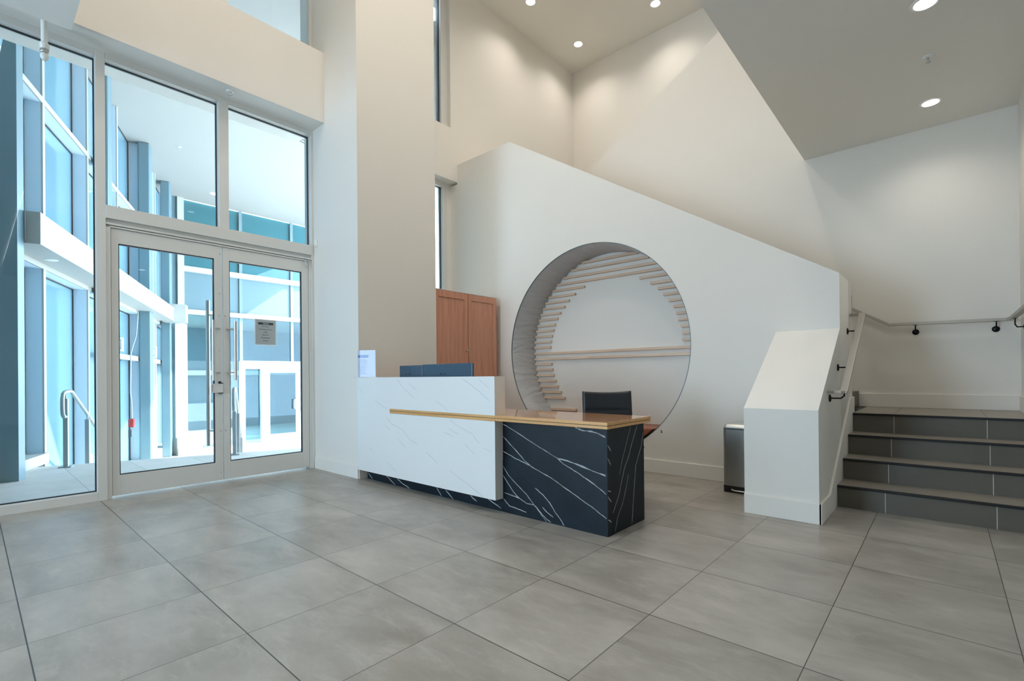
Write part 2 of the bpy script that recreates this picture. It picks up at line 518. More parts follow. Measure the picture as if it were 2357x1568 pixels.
# baseboards
def base(name, m): return struct(m.build(name, 'wall', bevel=0.003))
base('baseboard_column', MB().box(XD-0.016, XD, -0.60, 0.36, 0, 0.135))
base('baseboard_alcove', MB().box(XC-0.016, XC, -4.098, -0.56, 0, 0.145))
b = MB(); b.box(3.754, 3.77, -4.616, -4.098, 0, 0.148)
b.prism([(3.754, 0), (3.754, 0.148), (4.12, 0.148), (5.19, 0.84), (5.43, 0.84), (5.43, 0)], 1, -4.618, -4.6)
base('baseboard_buttress', b)
base('baseboard_landing', MB().box(XB-0.016, XB, -5.83, -4.545, 0.69, 0.838))
base('baseboard_stair_right', MB().prism([(4.45, 0), (4.45, 0.15), (5.5, 0.838), (XB, 0.838), (XB, 0)], 1, -5.83, -5.814))

# ------------------------------------------------------------------ door wall glazing
FY0, FY1 = 0.372, 0.50          # frame depth
def window(n, x0, x1, z0, z1, yg, label_frame=None):
    """pane with a dark gasket, inside already built mullions"""
    p = MB().box(x0+0.004, x1-0.004, yg-0.006, yg+0.006, z0+0.004, z1-0.004).build('window_%d' % n, 'glass')
    struct(p)
    g = MB(); w = 0.008
    g.box(x0, x1, yg-0.012, yg+0.012, z1-w, z1); g.box(x0, x1, yg-0.012, yg+0.012, z0, z0+w)
    g.box(x0, x0+w, yg-0.012, yg+0.012, z0+w, z1-w); g.box(x1-w, x1, yg-0.012, yg+0.012, z0+w, z1-w)
    g.build('gasket', 'alu_dark', p)
    return p
GY = 0.455
mull = [(-5.9, -5.835), (-4.42, -4.355), (-2.95, -2.885), (-1.20, -1.135), (0.592, 0.657)]
b = MB()
for a, c in mull: b.box(a, c, FY0, FY1, 0, 3.995)
b.box(1.551, 1.640, FY0, FY1, 2.63, 3.995)
b.box(2.507, XD, FY0, FY1, 0, 3.995)
b.box(-6, 0.592, FY0, FY1, 0, 0.075)
b.box(-6, XD, FY0+0.002, FY1, 3.935, 3.995)
b.box(0.657, 2.507, FY0-0.012, FY1, 2.515, 2.63)            # transom
b.box(0.657, 2.507, FY0+0.02, FY1, 2.482, 2.515)
b.box(0.657, 2.507, FY0+0.004, FY1, 2.462, 2.480)
b.box(0.657, 2.507, FY0+0.03, FY1, 2.455, 2.462)
b.box(0.657, 2.507, FY0+0.008, FY1, 2.440, 2.453)
b.box(0.657, 0.690, FY0+0.008, FY1, 0, 2.45)
b.box(2.478, 2.507, FY0+0.012, FY1, 0, 2.45)
struct(b.build('window_frame_entrance', 'alu', bevel=0.002))
for i in range(4): window(1+i, mull[i][1], mull[i+1][0], 0.075, 3.935, GY)
window(5, 0.657, 1.551, 2.63, 3.935, GY)
window(6, 1.640, 2.507, 2.63, 3.935, GY)

def screw(m, x, y, z): m.lathe([(0.007, 0), (0.007, -0.003), (0.004, -0.004)], (x, y, z), (0, 1, 0), 12)
def door(n, x0, x1, gx0, gx1):
    z0, z1, gz0, gz1, y0, y1 = 0.022, 2.436, 0.205, 2.305, 0.392, 0.437
    d = thing('door_%d' % n, ((x0+x1)/2, 0.41, z0), '', '')
    del d['label']; del d['category']; struct(d)
    f = MB()
    f.box(x0, gx0, y0, y1, z0, z1); f.box(gx1, x1, y0, y1, z0, z1)
    f.box(gx0, gx1, y0, y1, z0, gz0); f.box(gx0, gx1, y0, y1, gz1, z1)
    f.build('door_frame', 'alu', d, bevel=0.0015)
    p = MB().box(gx0, gx1, 0.411, 0.419, gz0, gz1).build('door_pane', 'glass', d)
    g = MB(); w = 0.007
    g.box(gx0, gx1, 0.400, 0.43, gz1-w, gz1); g.box(gx0, gx1, 0.400, 0.43, gz0, gz0+w)
    g.box(gx0, gx0+w, 0.400, 0.43, gz0, gz1); g.box(gx1-w, gx1, 0.400, 0.43, gz0, gz1)
    g.build('gasket', 'alu_dark', d)
    return d
d1 = door(1, 0.694, 1.574, 0.745, 1.505)
d2 = door(2, 1.584, 2.474, 1.643, 2.397)
def pull(d, x, y, z0, z1, stand, xs, mat='steel'):
    h = MB(); h.tube([(x, y, z0), (x, y, z1)], 0.0150, 16)
    for z in stand:
        h.tube([(x, y, z), (x+(xs-x)*0.25, y+0.004, z), (xs, 0.392, z)], 0.008, 10)
    return h.build('door_handle', mat, d)
pull(d2, 1.680, 0.338, 1.050, 1.668, (1.585, 1.132), 1.612)
pull(d1, 1.478, 0.338, 1.050, 1.668, (1.585, 1.132), 1.548)
h = MB(); h.tube([(1.475, 0.50, 0.377), (1.475, 0.50, 1.881)], 0.0185, 16)
for z in (1.73, 0.53): h.tube([(1.475, 0.50, z), (1.53, 0.437, z)], 0.008, 10)
o = h.build('door_handle', 'steel', d1); o['label'] = 'long outer pull bar'
for x, z in ((1.555, 2.36), (1.55, 1.95), (1.548, 1.722), (1.548, 1.36), (1.552, 0.53), (1.552, 0.10)):
    s_ = MB(); screw(s_, x, 0.392, z); s_.build('screw_head', 'steel', d1)
for x, z in ((1.60, 1.72), (1.60, 0.53)): MB().lathe([(0.004, 0), (0.004, -0.002)], (x, 0.392, z), (0, 1, 0), 10).build('screw_hole', 'black', d2)
lk = MB(); lk.box(1.468, 1.573, 0.378, 0.3915, 0.925, 1.018)
lk.build('lock_plate', 'alu', d1)
lk = MB(); lk.box(1.535, 1.574, 0.374, 0.392, 1.018, 1.026); lk.box(1.535, 1.574, 0.374, 0.392, 0.917, 0.925)
lk.lathe([(0.012, 0), (0.012, -0.012)], (1.545, 0.392, 1.032), (0, 1, 0), 12)
for i in range(4): lk.lathe([(0.004, 0), (0.004, -0.002)], (1.476, 0.378, 0.945+i*0.017), (0, 1, 0), 8)
lk.build('lock_screws', 'black', d1)

# upper left windows above the bulkhead
b = MB()
b.box(1.565, 1.655, 0.40, 0.52, 4.80, ZH); b.box(2.516, XD, 0.40, 0.64, 4.8, ZH); b.box(0.41, 0.47, 0.40, 0.52, 4.8, ZH)
b.box(0.41, XD, 0.40, 0.52, 4.80, 4.84)
struct(b.build('window_frame_upper', 'alu'))
window(7, 0.47, 1.565, 4.84, ZH, 0.455)
window(8, 1.655, 2.530, 4.84, ZH, 0.455)
# narrow windows right of the column
b = MB(); b.box(4.585, 4.665, 0.49, 0.60, 0, 3.96); b.box(3.565, 4.665, 0.49, 0.60, 3.96, 4.03)
struct(b.build('window_frame_narrow', 'alu', bevel=0.002))
window(9, 3.565, 4.585, 0.05, 3.96, 0.55)
b = MB(); b.box(4.50, 4.62, 0.40, 0.52, 4.82, ZH); b.box(3.565, 4.5, 0.44, 0.5, 4.82, 4.85)
struct(b.build('window_frame_narrow_upper', 'alu', bevel=0.002))
window(10, 3.565, 4.50, 4.85, ZH, 0.455)
# windows of the hall behind the camera
n = 11
struct(MB().box(-6.11, -6.1, -2.1, 0.25, 0.2, 3.6).build('window_11', 'glass'))

# ------------------------------------------------------------------ notice, sensor, cable loop
def text_mesh(body, size, loc, rot, mat, parent, name='lettering', ext=0.0002, align='CENTER'):
    c = bpy.data.curves.new('t', 'FONT'); c.body = body; c.size = size; c.align_x = align; c.align_y = 'CENTER'; c.extrude = ext
    t = bpy.data.objects.new('t', c); COL.objects.link(t)
    bpy.context.view_layer.update()
    me = bpy.data.meshes.new_from_object(t.evaluated_get(bpy.context.evaluated_depsgraph_get()))
    bpy.data.objects.remove(t)
    me.materials.clear(); me.materials.append(M[mat])
    o0 = ORG[parent.name]
    R_ = rot.to_matrix().to_4x4() if hasattr(rot, 'to_matrix') else rot
    me.transform(Matrix.Translation(Vector(loc) - o0) @ R_)
    o = bpy.data.objects.new(name, me); COL.objects.link(o); o.parent = parent
    ORG[o.name] = o0
    return o
from mathutils import Euler
nt = thing('notice_sign', (2.002, 0.405, 1.436), 'grey framed Notice sheet taped inside the right door glass', 'sign')
MB().box(1.890, 2.114, 0.4055, 0.4095, 1.436, 1.720).build('border', 'white_pl', nt)
MB().box(1.898, 2.106, 0.4045, 0.4056, 1.444, 1.712).build('card', 'paper_grey', nt)
MB().box(1.925, 2.082, 0.4038, 0.4046, 1.660, 1.684).build('title_bar', 'ink', nt)
FR = Euler((PI/2, 0, 0))
text_mesh('Notice', 0.022, (2.004, 0.4034, 1.672), FR, 'white_pl', nt, 'title')
for i, tx in enumerate(['No Entry', 'Commercial Use', 'Only', 'Not For', 'Residential', 'Access']):
    text_mesh(tx, 0.0205, (2.002, 0.404, 1.640 - i*0.031), FR, 'ink', nt, 'lettering')
sn = thing('door_sensor', (2.530, 0.29, 2.60), 'small white door contact sensor on wall beside transom', 'sensor')
MB().box(2.515, 2.535, 0.272, 0.300, 2.60, 2.68).build('housing', 'white_pl', sn, bevel=0.003)
MB().box(2.513, 2.5155, 0.278, 0.286, 2.612, 2.62).build('screw_head', 'ink', sn)
cl = thing('cable_loop', (2.457, 0.385, 2.37), 'looped steel door cable hanging at top right door corner', 'cable')
pts = [(2.435, 0.380, 2.45), (2.430, 0.375, 2.42), (2.432, 0.372, 2.385), (2.452, 0.370, 2.365), (2.474, 0.368, 2.382), (2.479, 0.37, 2.42), (2.470, 0.378, 2.46)]
MB().tube(subdiv_path(pts, 3), 0.004, 8).build('cable', 'steel', cl)
MB().tube([(2.435, 0.380, 2.455), (2.434, 0.378, 2.43)], 0.0075, 10).build('ferrule', 'steel', cl)

# ------------------------------------------------------------------ stairs
st = thing('staircase', (5.0, -5.22, 0), 'four dark tiled stair steps rising right of the white buttress', 'stairs')
for k in range(4):
    x0 = 4.395 + 0.302*k; z1 = 0.1725*(k+1)
    x1 = 4.395 + 0.302*(k+1) if k < 3 else XB-0.017
    s_ = MB(); s_.box(x0, x1, -5.813, -4.62, z1-0.1725 if k else 0, z1-0.012, 1)
    s_.box(x0, x1, -5.813, -4.62, z1-0.012, z1, 0)
    o = s_.build('step', ['tread', 'riser'], st)
    MB().box(x0-0.018, x0+0.012, -5.813, -4.62, z1-0.017, z1+0.001).build('nosing', 'nosing', o, bevel=0.003)
# joints in the landing tiles
for y in (-4.93, -5.54): MB().box(5.33, XB-0.02, y-0.0012, y+0.0012, 0.69, 0.6905).build('tile_joint', 'ink', st)
s2 = thing('upper_staircase', (5.9, -4.5, 0.69), 'upper stair flight climbing behind the sloping guard wall', 'stairs')
for k in range(12):
    y0 = -4.545 + 0.28*k; z0 = 0.69 + 0.1725*k
    o = MB().box(5.432, XB-0.002, y0, y0+0.28 if k < 11 else 0.33, z0, z0+0.1725).build('step', 'riser', s2)

# handrails
def bar(m, pts, w, t, upv=Vector((0, 0, 1)), mi=0):    # flat handrail of width w and thickness t
    pts = [Vector(p) for p in pts]
    n_ = len(pts); ring = []
    for i, p in enumerate(pts):
        d0 = (pts[i]-pts[i-1]).normalized() if i else None
        d1_ = (pts[i+1]-pts[i]).normalized() if i < n_-1 else None
        t_ = ((d0 or d1_) + (d1_ or d0)).normalized()
        sd = t_.cross(upv).normalized()
        u_ = sd.cross(t_).normalized()
        sc = 1.0
        if d0 is not None and d1_ is not None:
            sc = 1/max(0.5, math.cos(d0.angle(d1_)/2))
        hd = Vector((d0 or d1_)).cross(upv).normalized() if d0 is not None and d1_ is not None else sd
        ring.append([p + sd*w/2*sc + u_*t/2, p - sd*w/2*sc + u_*t/2, p - sd*w/2*sc - u_*t/2, p + sd*w/2*sc - u_*t/2])
    vs = [v for r in ring for v in r]; fs = [(0, 1, 2, 3), tuple(4*(n_-1)+q for q in (3, 2, 1, 0))]
    for i in range(n_-1):
        for q in range(4): fs.append((4*i+q, 4*i+(q+1) % 4, 4*(i+1)+(q+1) % 4, 4*(i+1)+q))
    m.add(vs, fs, mi)
def bracket(par, wall_pt, out, rail_pt, name='bracket'):
    wall_pt, rail_pt, out = Vector(wall_pt), Vector(rail_pt), Vector(out)
    m = MB(); m.lathe([(0.030, 0), (0.030, 0.004), (0.024, 0.010), (0.008, 0.013)], wall_pt, out, 20)
    mid = Vector((rail_pt.x, rail_pt.y, wall_pt.z))
    a = wall_pt + out*0.01; b_ = mid.lerp(a, 0.25)
    m.tube([a, b_, mid.lerp(rail_pt, 0.3), rail_pt], 0.006, 8)
    m.box(rail_pt.x-0.02, rail_pt.x+0.02, rail_pt.y-0.02, rail_pt.y+0.02, rail_pt.z-0.002, rail_pt.z+0.003)
    return m.build(name, 'blackmetal', par)
h1 = thing('stair_handrail', (4.0, -4.6, 0.8), 'pale metal handrail sloping up the side of the buttress', 'handrail')
m = MB()
bar(m, [(3.98, -4.602, 0.925), (4.04, -4.602, 0.925), (4.09, -4.67, 0.925), (4.17, -4.70, 0.925), (5.30, -4.70, 1.62), (5.36, -4.70, 1.62), (5.42, -4.66, 1.62), (5.42, -4.602, 1.62)][2:6], 0.05, 0.022)
bar(m, [(4.155, -4.602, 0.925), (4.155, -4.725, 0.925)], 0.045, 0.022)
bar(m, [(5.335, -4.602, 1.62), (5.335, -4.725, 1.62)], 0.045, 0.022)
m.build('rail', 'rail', h1, bevel=0.004)
for x, z in ((4.21, 0.865), (4.60, 1.095), (5.15, 1.42)):
    f_ = (x-4.17)/(5.30-4.17); rz = 0.925 + f_*(1.62-0.925)
    bracket(h1, (x, -4.6, rz-0.075), (0, -1, 0), (x+0.015, -4.695, rz-0.012))
h2 = thing('landing_handrail', (6.33, -5.2, 1.4), 'grey metal handrail running around the landing wall', 'handrail')
m = MB()
bar(m, [(6.33, -4.30, 1.905), (6.33, -4.83, 1.58), (6.33, -5.745, 1.565)], 0.045, 0.03)
bar(m, [(6.33, -5.745, 1.565), (6.20, -5.76, 1.565), (4.85, -5.76, 1.565)], 0.045, 0.03)
m.build('rail', 'rail', h2, bevel=0.003)
for y, z in ((-5.05, 1.577), (-5.66, 1.567)): bracket(h2, (XB, y, z-0.085), (-1, 0, 0), (6.335, y, z-0.016))
for x in (6.05,): bracket(h2, (x, -5.83, 1.47), (0, 1, 0), (x, -5.765, 1.55))
bracket(h2, (XB, -4.45, 1.73), (-1, 0, 0), (6.335, -4.45, 1.797))
h3 = thing('guard_end_rail', (5.43, -4.58, 1.55), 'short metal rail return at the end of guard wall', 'handrail')
m = MB(); m.box(5.445, 5.475, -4.60, -4.57, 1.60, 1.82); m.box(5.445, 5.475, -4.60, -4.35, 1.79, 1.82); m.box(5.43, 5.45, -4.6, -4.57, 1.68, 1.71)
m.build('rail', 'rail', h3, bevel=0.003)

# ------------------------------------------------------------------ round alcove
al = thing('alcove_seat', (5.0, CYc, 0.13), 'large round padded seating alcove with oak slats cut into the white wall', 'alcove')
def ring_mesh(m, x0, x1, r0, r1, N=360, folds=0.0):
    nx = 10; vs, fs = [], []
    for i in range(nx+1):
        t = i/nx
        for k in range(N):
            a = 2*PI*k/N
            d = 0
            if folds:
                zz = CZc + CR*math.sin(a)
                d = folds*0.35*math.sin(PI*min(1, t*1.1)) + folds*(abs(math.sin(PI*(zz-1.38)/0.0788)) if abs(math.cos(a)) > 0.35 else 0.6)**0.7*max(0, t-0.25)**1.6*0.9
            r = r0 + (r1-r0)*t - d
            vs.append((x0+(x1-x0)*t, CYc+r*math.cos(a), CZc+r*math.sin(a)))
    for i in range(nx):
        for k in range(N): fs.append((i*N+k, i*N+(k+1) % N, (i+1)*N+(k+1) % N, (i+1)*N+k))
    m.add(vs, fs, 0, True)
m = MB(); ring_mesh(m, XC+0.012, 5.222, CR-0.004, CR-0.006, folds=0.05)
m.build('padded_lining', 'vinyl', al, recalc=False)
m = MB(); ring_mesh(m, XC-0.0005, XC+0.013, CR+0.0005, CR-0.0045)
ring_mesh(m, XC-0.0022, XC-0.0021, CR-0.0045, CR+0.0015); ring_mesh(m, XC-0.0021, XC+0.001, CR+0.0015, CR+0.0015)
m.build('edge_trim', 'ext_frame', al, recalc=False)
m = MB(); N = 96
m.add([(5.222, CYc+CR*math.cos(2*PI*k/N), CZc+CR*math.sin(2*PI*k/N)) for k in range(N)] + [(5.234, CYc+CR*math.cos(2*PI*k/N), CZc+CR*math.sin(2*PI*k/N)) for k in range(N)],
      [tuple(range(N)), tuple(range(2*N-1, N-1, -1))] + [(k, (k+1) % N, N+(k+1) % N, N+k) for k in range(N)])
m.build('back_panel', 'wall', al)
full = [(2.565, -1.686, -2.46), (2.485, None, None), (2.400, None, None), (2.320, None, None), (1.380, None, None), (1.302, None, None)]
def chord(z): return math.sqrt(max(0, (CR-0.03)**2 - (z-CZc)**2))
slats = []
for z, a, c in full: slats.append((z, CYc+chord(z) if a is None else a+0.05, CYc-chord(z) if c is None else c))
zl = [2.245, 2.163, 2.088, 2.010, 1.932, 1.856, 1.775, 1.700, 1.623, 1.543, 1.466]
el = [-1.67, -1.52, -1.417, -1.342, -1.273, -1.222, -1.177, -1.148, -1.121, -1.102, -1.095]
er = [-2.474, -2.618, -2.711, -2.779, -2.847, -2.905, -2.938, -2.960, -2.989, -3.006, -3.010]
for z, a, c in zip(zl, el, er):
    slats.append((z, CYc+chord(z), a)); slats.append((z, c, CYc-chord(z)))
for z, a in zip([1.231, 1.152, 1.073, 0.994, 0.916, 0.837, 0.758, 0.600], [-1.108, -1.125, -1.143, -1.178, -1.218, -1.268, -1.332, -1.514]):
    slats.append((z, CYc+chord(z), a))
for z, a, c in slats:
    MB().box(5.185, 5.222, min(a, c), max(a, c), z-0.0155, z+0.0155).build('slat', 'oak_slat', al, bevel=0.002)
# seat cushion: a chord segment of the circle
m = MB(); zt = 0.475
poly = []
y_ = math.sqrt((CR-0.03)**2 - (zt-CZc)**2); a0 = math.atan2(zt-CZc, -y_); a0 = a0 if a0 > 0 else a0+2*PI
a1 = math.atan2(zt-CZc, y_); a1 = a1 if a1 > 0 else a1+2*PI
for k in range(33):
    a = a0 + (a1-a0)*k/32
    poly.append((CYc+(CR-0.03)*math.cos(a), CZc+(CR-0.03)*math.sin(a)))
m.prism(poly, 0, XC+0.004, 5.215)
m.build('seat_cushion', 'brown_leather', al, bevel=0.012)

# small cable outlet holes on wall right of alcove
wo = thing('cable_outlet', (XC-0.004, -2.96, 0.452), 'tiny dark cable outlet on wall right of the round alcove', 'outlet')
m = MB(); m.lathe([(0.006, 0), (0.006, 0.004)], (XC, -2.955, 0.462), (-1, 0, 0), 10); m.lathe([(0.008, 0), (0.008, 0.004)], (XC, -2.958, 0.447), (-1, 0, 0), 10)
m.build('outlet', 'ink', wo)

# ------------------------------------------------------------------ reception desk
dk = thing('reception_desk', (2.8, -2.1, 0), 'white and black marble reception desk with an oak top', 'desk')
XP = 2.515
WV = [[(-1.32,1.054),(-1.466,0.945),(-1.606,0.871)],[(-1.5,1.015),(-1.644,0.948)],[(-2.257,1.052),(-2.474,0.945),(-2.585,0.869)],[(-0.942,0.838),(-1.176,0.745)],[(-1.146,0.681),(-1.244,0.614),(-1.407,0.577),(-1.537,0.486),(-1.65,0.457)],[(-1.759,0.4),(-1.944,0.309)],[(-1.325,0.5),(-1.47,0.395)],[(-1.154,0.244),(-1.306,0.166)],[(-2.094,0.707),(-2.21,0.65),(-2.372,0.607),(-2.468,0.527)],[(-2.28,0.518),(-2.409,0.435)],[(-2.506,0.498),(-2.598,0.48)],[(-2.088,0.276),(-2.245,0.212),(-2.519,0.105)],[(-1.906,0.864),(-2.084,0.777)],[(-0.827,0.361),(-0.903,0.317)],[(-2.456,1.045),(-2.577,0.973)],[(-0.63,0.969),(-0.708,0.901)],[(-1.102,0.606),(-1.215,0.556)],[(-2.015,0.595),(-2.145,0.562)],[(-2.082,0.628),(-2.209,0.588)]]
m = MB()
m.box(XP, XP+0.085, -2.634, -0.615, 0.105, 0.718)
m.box(XP, 2.632, -2.634, -0.615, 0.763, 1.068)
m.box(XP, XP+0.085, -1.206, -0.615, 0.718, 0.763)
for v in WV: m.strip(subdiv_path([(XP, y, z) for y, z in v], 6, 0.004, 0), 0.0055, (-1, 0, 0), mi=1)
m.build('front_panel', ['marble_w', 'vein_g'], dk)
KV = [[(-0.664,0.065),(-0.759,0.002)],[(-1.193,0.07),(-1.276,0.036),(-1.397,0.002)],[(-1.8,0.075),(-1.873,0.002)],[(-1.927,0.07),(-2.034,0.002)],[(-2.451,0.08),(-2.609,0.021)],[(-0.99,0.08),(-1.10,0.03),(-1.16,0.004)],[(-2.25,0.07),(-2.33,0.03)]]
m = MB(); m.box(2.602, 2.66, -2.634, -0.655, 0, 0.40)
for v in KV: m.strip(subdiv_path([(2.602, y, z) for y, z in v], 4, 0.003, 0), 0.007, (-1, 0, 0), mi=1)
m.build('kick_panel', ['marble_b', 'vein_w'], dk)
FV = {'A':[(-2.619,0.698),(-2.684,0.678),(-2.799,0.629),(-2.968,0.559),(-3.072,0.52),(-3.177,0.477),(-3.225,0.444),(-3.299,0.418),(-3.38,0.382),(-3.479,0.337),(-3.536,0.308),(-3.578,0.281)],
'A2':[(-3.177,0.477),(-3.268,0.47),(-3.391,0.442),(-3.489,0.42),(-3.576,0.405)],
'B':[(-3.333,0.709),(-3.394,0.692),(-3.463,0.689),(-3.521,0.68),(-3.576,0.66)],
'C':[(-2.637,0.599),(-2.696,0.555),(-2.797,0.479),(-2.858,0.43),(-2.93,0.391),(-3.024,0.358),(-3.114,0.33),(-3.244,0.274),(-3.317,0.243),(-3.398,0.205),(-3.467,0.179),(-3.524,0.148),(-3.579,0.12)],
'D':[(-2.636,0.481),(-2.746,0.442),(-2.846,0.415),(-2.93,0.391)],
'E':[(-2.636,0.364),(-2.692,0.298),(-2.781,0.235),(-2.879,0.175),(-2.939,0.121),(-2.997,0.068),(-3.071,0.005)],
'F':[(-2.636,0.289),(-2.692,0.227),(-2.755,0.166),(-2.811,0.132)],
'G':[(-2.645,0.154),(-2.716,0.146),(-2.811,0.132),(-2.879,0.106),(-2.957,0.108)],
'H':[(-2.964,0.235),(-3.033,0.199),(-3.101,0.148),(-3.145,0.094),(-3.199,0.043),(-3.231,0.006)],
'I':[(-2.637,0.106),(-2.702,0.058),(-2.804,0.047),(-2.878,0.037)],
'J':[(-3.032,0.105),(-3.078,0.073),(-3.133,0.048)],
'K':[(-2.957,0.108),(-3.032,0.047),(-3.11,0.004)]}
VW = {'A':0.009,'A2':0.014,'B':0.012,'C':0.009,'D':0.006,'E':0.008,'F':0.006,'G':0.007,'H':0.006,'I':0.004,'J':0.003,'K':0.006}
SV = [[(2.918,0.706),(2.859,0.6),(2.798,0.49),(2.755,0.388)],[(3.015,0.707),(2.937,0.592),(2.883,0.495),(2.822,0.419),(2.778,0.325),(2.744,0.248),(2.664,0.142)],[(2.88,0.376),(2.844,0.28),(2.792,0.18),(2.725,0.104),(2.691,0.012)],[(3.10,0.644),(3.073,0.55),(2.987,0.42),(2.967,0.31),(2.946,0.174),(2.922,0.011)],[(2.604,0.607),(2.647,0.563)],[(2.604,0.519),(2.645,0.47)],[(2.604,0.307),(2.646,0.292)],[(2.604,0.269),(2.648,0.22)],[(2.604,0.115),(2.648,0.089)]]
YS = -3.588
m = MB(); m.box(2.60, 3.112, YS, -2.637, 0, 0.722)
for k_, v in FV.items():
    nst = 3 if VW[k_] > 0.011 else (2 if VW[k_] > 0.0065 else 1)
    for q_ in range(nst):
        of = (q_-(nst-1)/2)*VW[k_]*0.35
        m.strip(subdiv_path([(2.60, max(y, YS), z+of*math.sin(0.6+i_*1.9)) for i_, (y, z) in enumerate(v)], 5, 0.0016, 0), (0.0055 if q_ == 0 else 0.0028), (-1, 0, 0), mi=1)
for i, v in enumerate(SV): m.strip(subdiv_path([(x, YS, z) for x, z in v], 4, 0.0015, 1), (0.003, 0.0045, 0.0035, 0.005)[i] if i < 4 else 0.006, (0, -1, 0), mi=1)
m.box(2.6485, 2.650, YS-0.0004, YS, 0.0, 0.722, 2)
m.build('marble_base', ['marble_b', 'vein_w', 'black'], dk)
m = MB()
m.prism([(XP, -3.642), (3.115, -3.642), (3.115, -0.615), (2.635, -0.615), (2.635, -2.637), (XP, -2.637)], 2, 0.7455, 0.7655)
m.build('desktop', 'oak_top', dk, bevel=0.001)
m = MB()
m.box(XP-0.001, 3.116, -3.643, -2.6345, 0.745, 0.763, 0); m.box(XP-0.001, 3.116, -3.643, -2.6345, 0.7225, 0.741, 0)
m.box(XP+0.004, 3.11, -3.638, -2.6345, 0.741, 0.745, 1)
m.build('desktop_edge', ['oak_edge', 'dark_core'], dk)
m = MB()
m.box(XP-0.001, XP+0.04, -2.6335, -1.207, 0.745, 0.7625, 0); m.box(XP-0.001, XP+0.04, -2.6335, -1.207, 0.7195, 0.741, 0)
m.box(XP+0.003, XP+0.04, -2.6335, -1.207, 0.741, 0.745, 1)
m.build('inlay_strip', ['oak_edge', 'dark_core'], dk)

# monitors
def monitor(name, c, ang, w, h, label):
    t = thing(name, (c[0], c[1], 0.7655), label, 'monitor', 'computer monitors behind the desk ledge')
    u_ = Vector((-math.sin(ang), math.cos(ang), 0)); n_ = Vector((math.cos(ang), math.sin(ang), 0)); z_ = Vector((0, 0, 1))
    c3 = Vector((c[0], c[1], 0))
    top = c[2]
    MB().obox(c3, u_, n_, z_, (-w/2, w/2), (-0.012, 0.010), (top-h, top)).build('back_shell', 'screen', t, bevel=0.006)
    MB().obox(c3, u_, n_, z_, (-w/2+0.006, w/2-0.006), (0.0105, 0.0125), (top-h+0.012, top-0.006)).build('screen', 'black', t)
    m_ = MB().obox(c3, u_, n_, z_, (-0.03, 0.03), (-0.045, -0.012), (0.78, top-h*0.5)); m_.build('stand', 'black', t, bevel=0.004)
    m_ = MB().obox(c3, u_, n_, z_, (-0.13, 0.13), (-0.11, 0.09), (0.7655, 0.78)); m_.build('foot', 'black', t, bevel=0.004)
    for q in (-0.03, 0.03): MB().lathe([(0.007, 0), (0.007, 0.003)], c3 + u_*(q+0.05) - n_*0.012 + z_*(top-0.092), -n_, 10).build('screw_head', 'black', t)
    return t
monitor('monitor', (2.80, -1.727, 1.190), 0.0, 0.72, 0.33, 'wide dark monitor seen from behind, nearest the oak desktop')
monitor('monitor', (2.84, -1.112, 1.187), 0.0, 0.39, 0.30, 'narrower monitor seen from behind, beside the sign holder')

# sign holder on the ledge
sh = thing('sign_holder', (2.560, -0.72, 1.068), 'clear acrylic holder with printed page on desk ledge', 'sign holder')
ang = math.radians(207)
u_ = Vector((math.sin(ang), -math.cos(ang), 0)); n_ = Vector((math.cos(ang), math.sin(ang), 0)); z_ = Vector((0, 0, 1)); c3 = Vector((2.562, -0.722, 0))
MB().obox(c3, u_, n_, z_, (-0.105, 0.105), (0.002, 0.004), (1.072, 1.352)).build('acrylic_front', 'acrylic', sh)
MB().obox(c3, u_, n_, z_, (-0.135, 0.135), (-0.035, 0.035), (1.068, 1.072)).build('foot', 'acrylic', sh)
m = MB(); m.obox(c3, u_, n_, z_, (-0.103, 0.103), (-0.001, 0.001), (1.073, 1.350), 0)
m.obox(c3, u_, n_, z_, (-0.02, 0.102), (0.001, 0.0014), (1.272, 1.302), 1)
for i in range(12):
    m.obox(c3, u_, n_, z_, (random.uniform(-0.01, 0.03), 0.088), (0.001, 0.0014), (1.250-i*0.0135, 1.255-i*0.0135), 2)
m.build('printed_page', ['paper', 'paper_blue', 'paper_line'], sh)

# ------------------------------------------------------------------ cabinet
cb = thing('tall_cabinet', (4.14, -0.2, 0), 'tall reddish cherry wood cabinet between column and alcove wall', 'cabinet')
MB().box(3.575, 4.655, -0.545, 0.30, 0, 2.150).build('carcass', 'cherry', cb, bevel=0.002)
m = MB(); m.box(3.585, 4.665, -0.565, 0.305, 2.150, 2.156)
m.build('top_panel', 'white_pl', cb)
def cdoor(x0, x1):
    d = MB(); y0, y1 = -0.566, -0.546
    w = 0.06; g_ = 0.010
    d.box(x0+w, x1-w, y0+g_, y1, 0.19, 2.062)
    d.box(x0, x0+w, y0, y1, 0.10, 2.146); d.box(x1-w, x1, y0, y1, 0.10, 2.146)
    d.box(x0+w, x1-w, y0, y1, 0.10, 0.19); d.box(x0+w, x1-w, y0, y1, 2.062, 2.146)
    return d.build('door', 'cherry', cb, bevel=0.002)
dA = cdoor(3.580, 4.122); dB = cdoor(4.132, 4.652)
MB().lathe([(0.006, 0), (0.006, 0.012), (0.013, 0.018), (0.012, 0.026), (0.004, 0.029)], (4.095, -0.566, 1.40), (0, -1, 0), 16).build('knob', 'steel', dA)

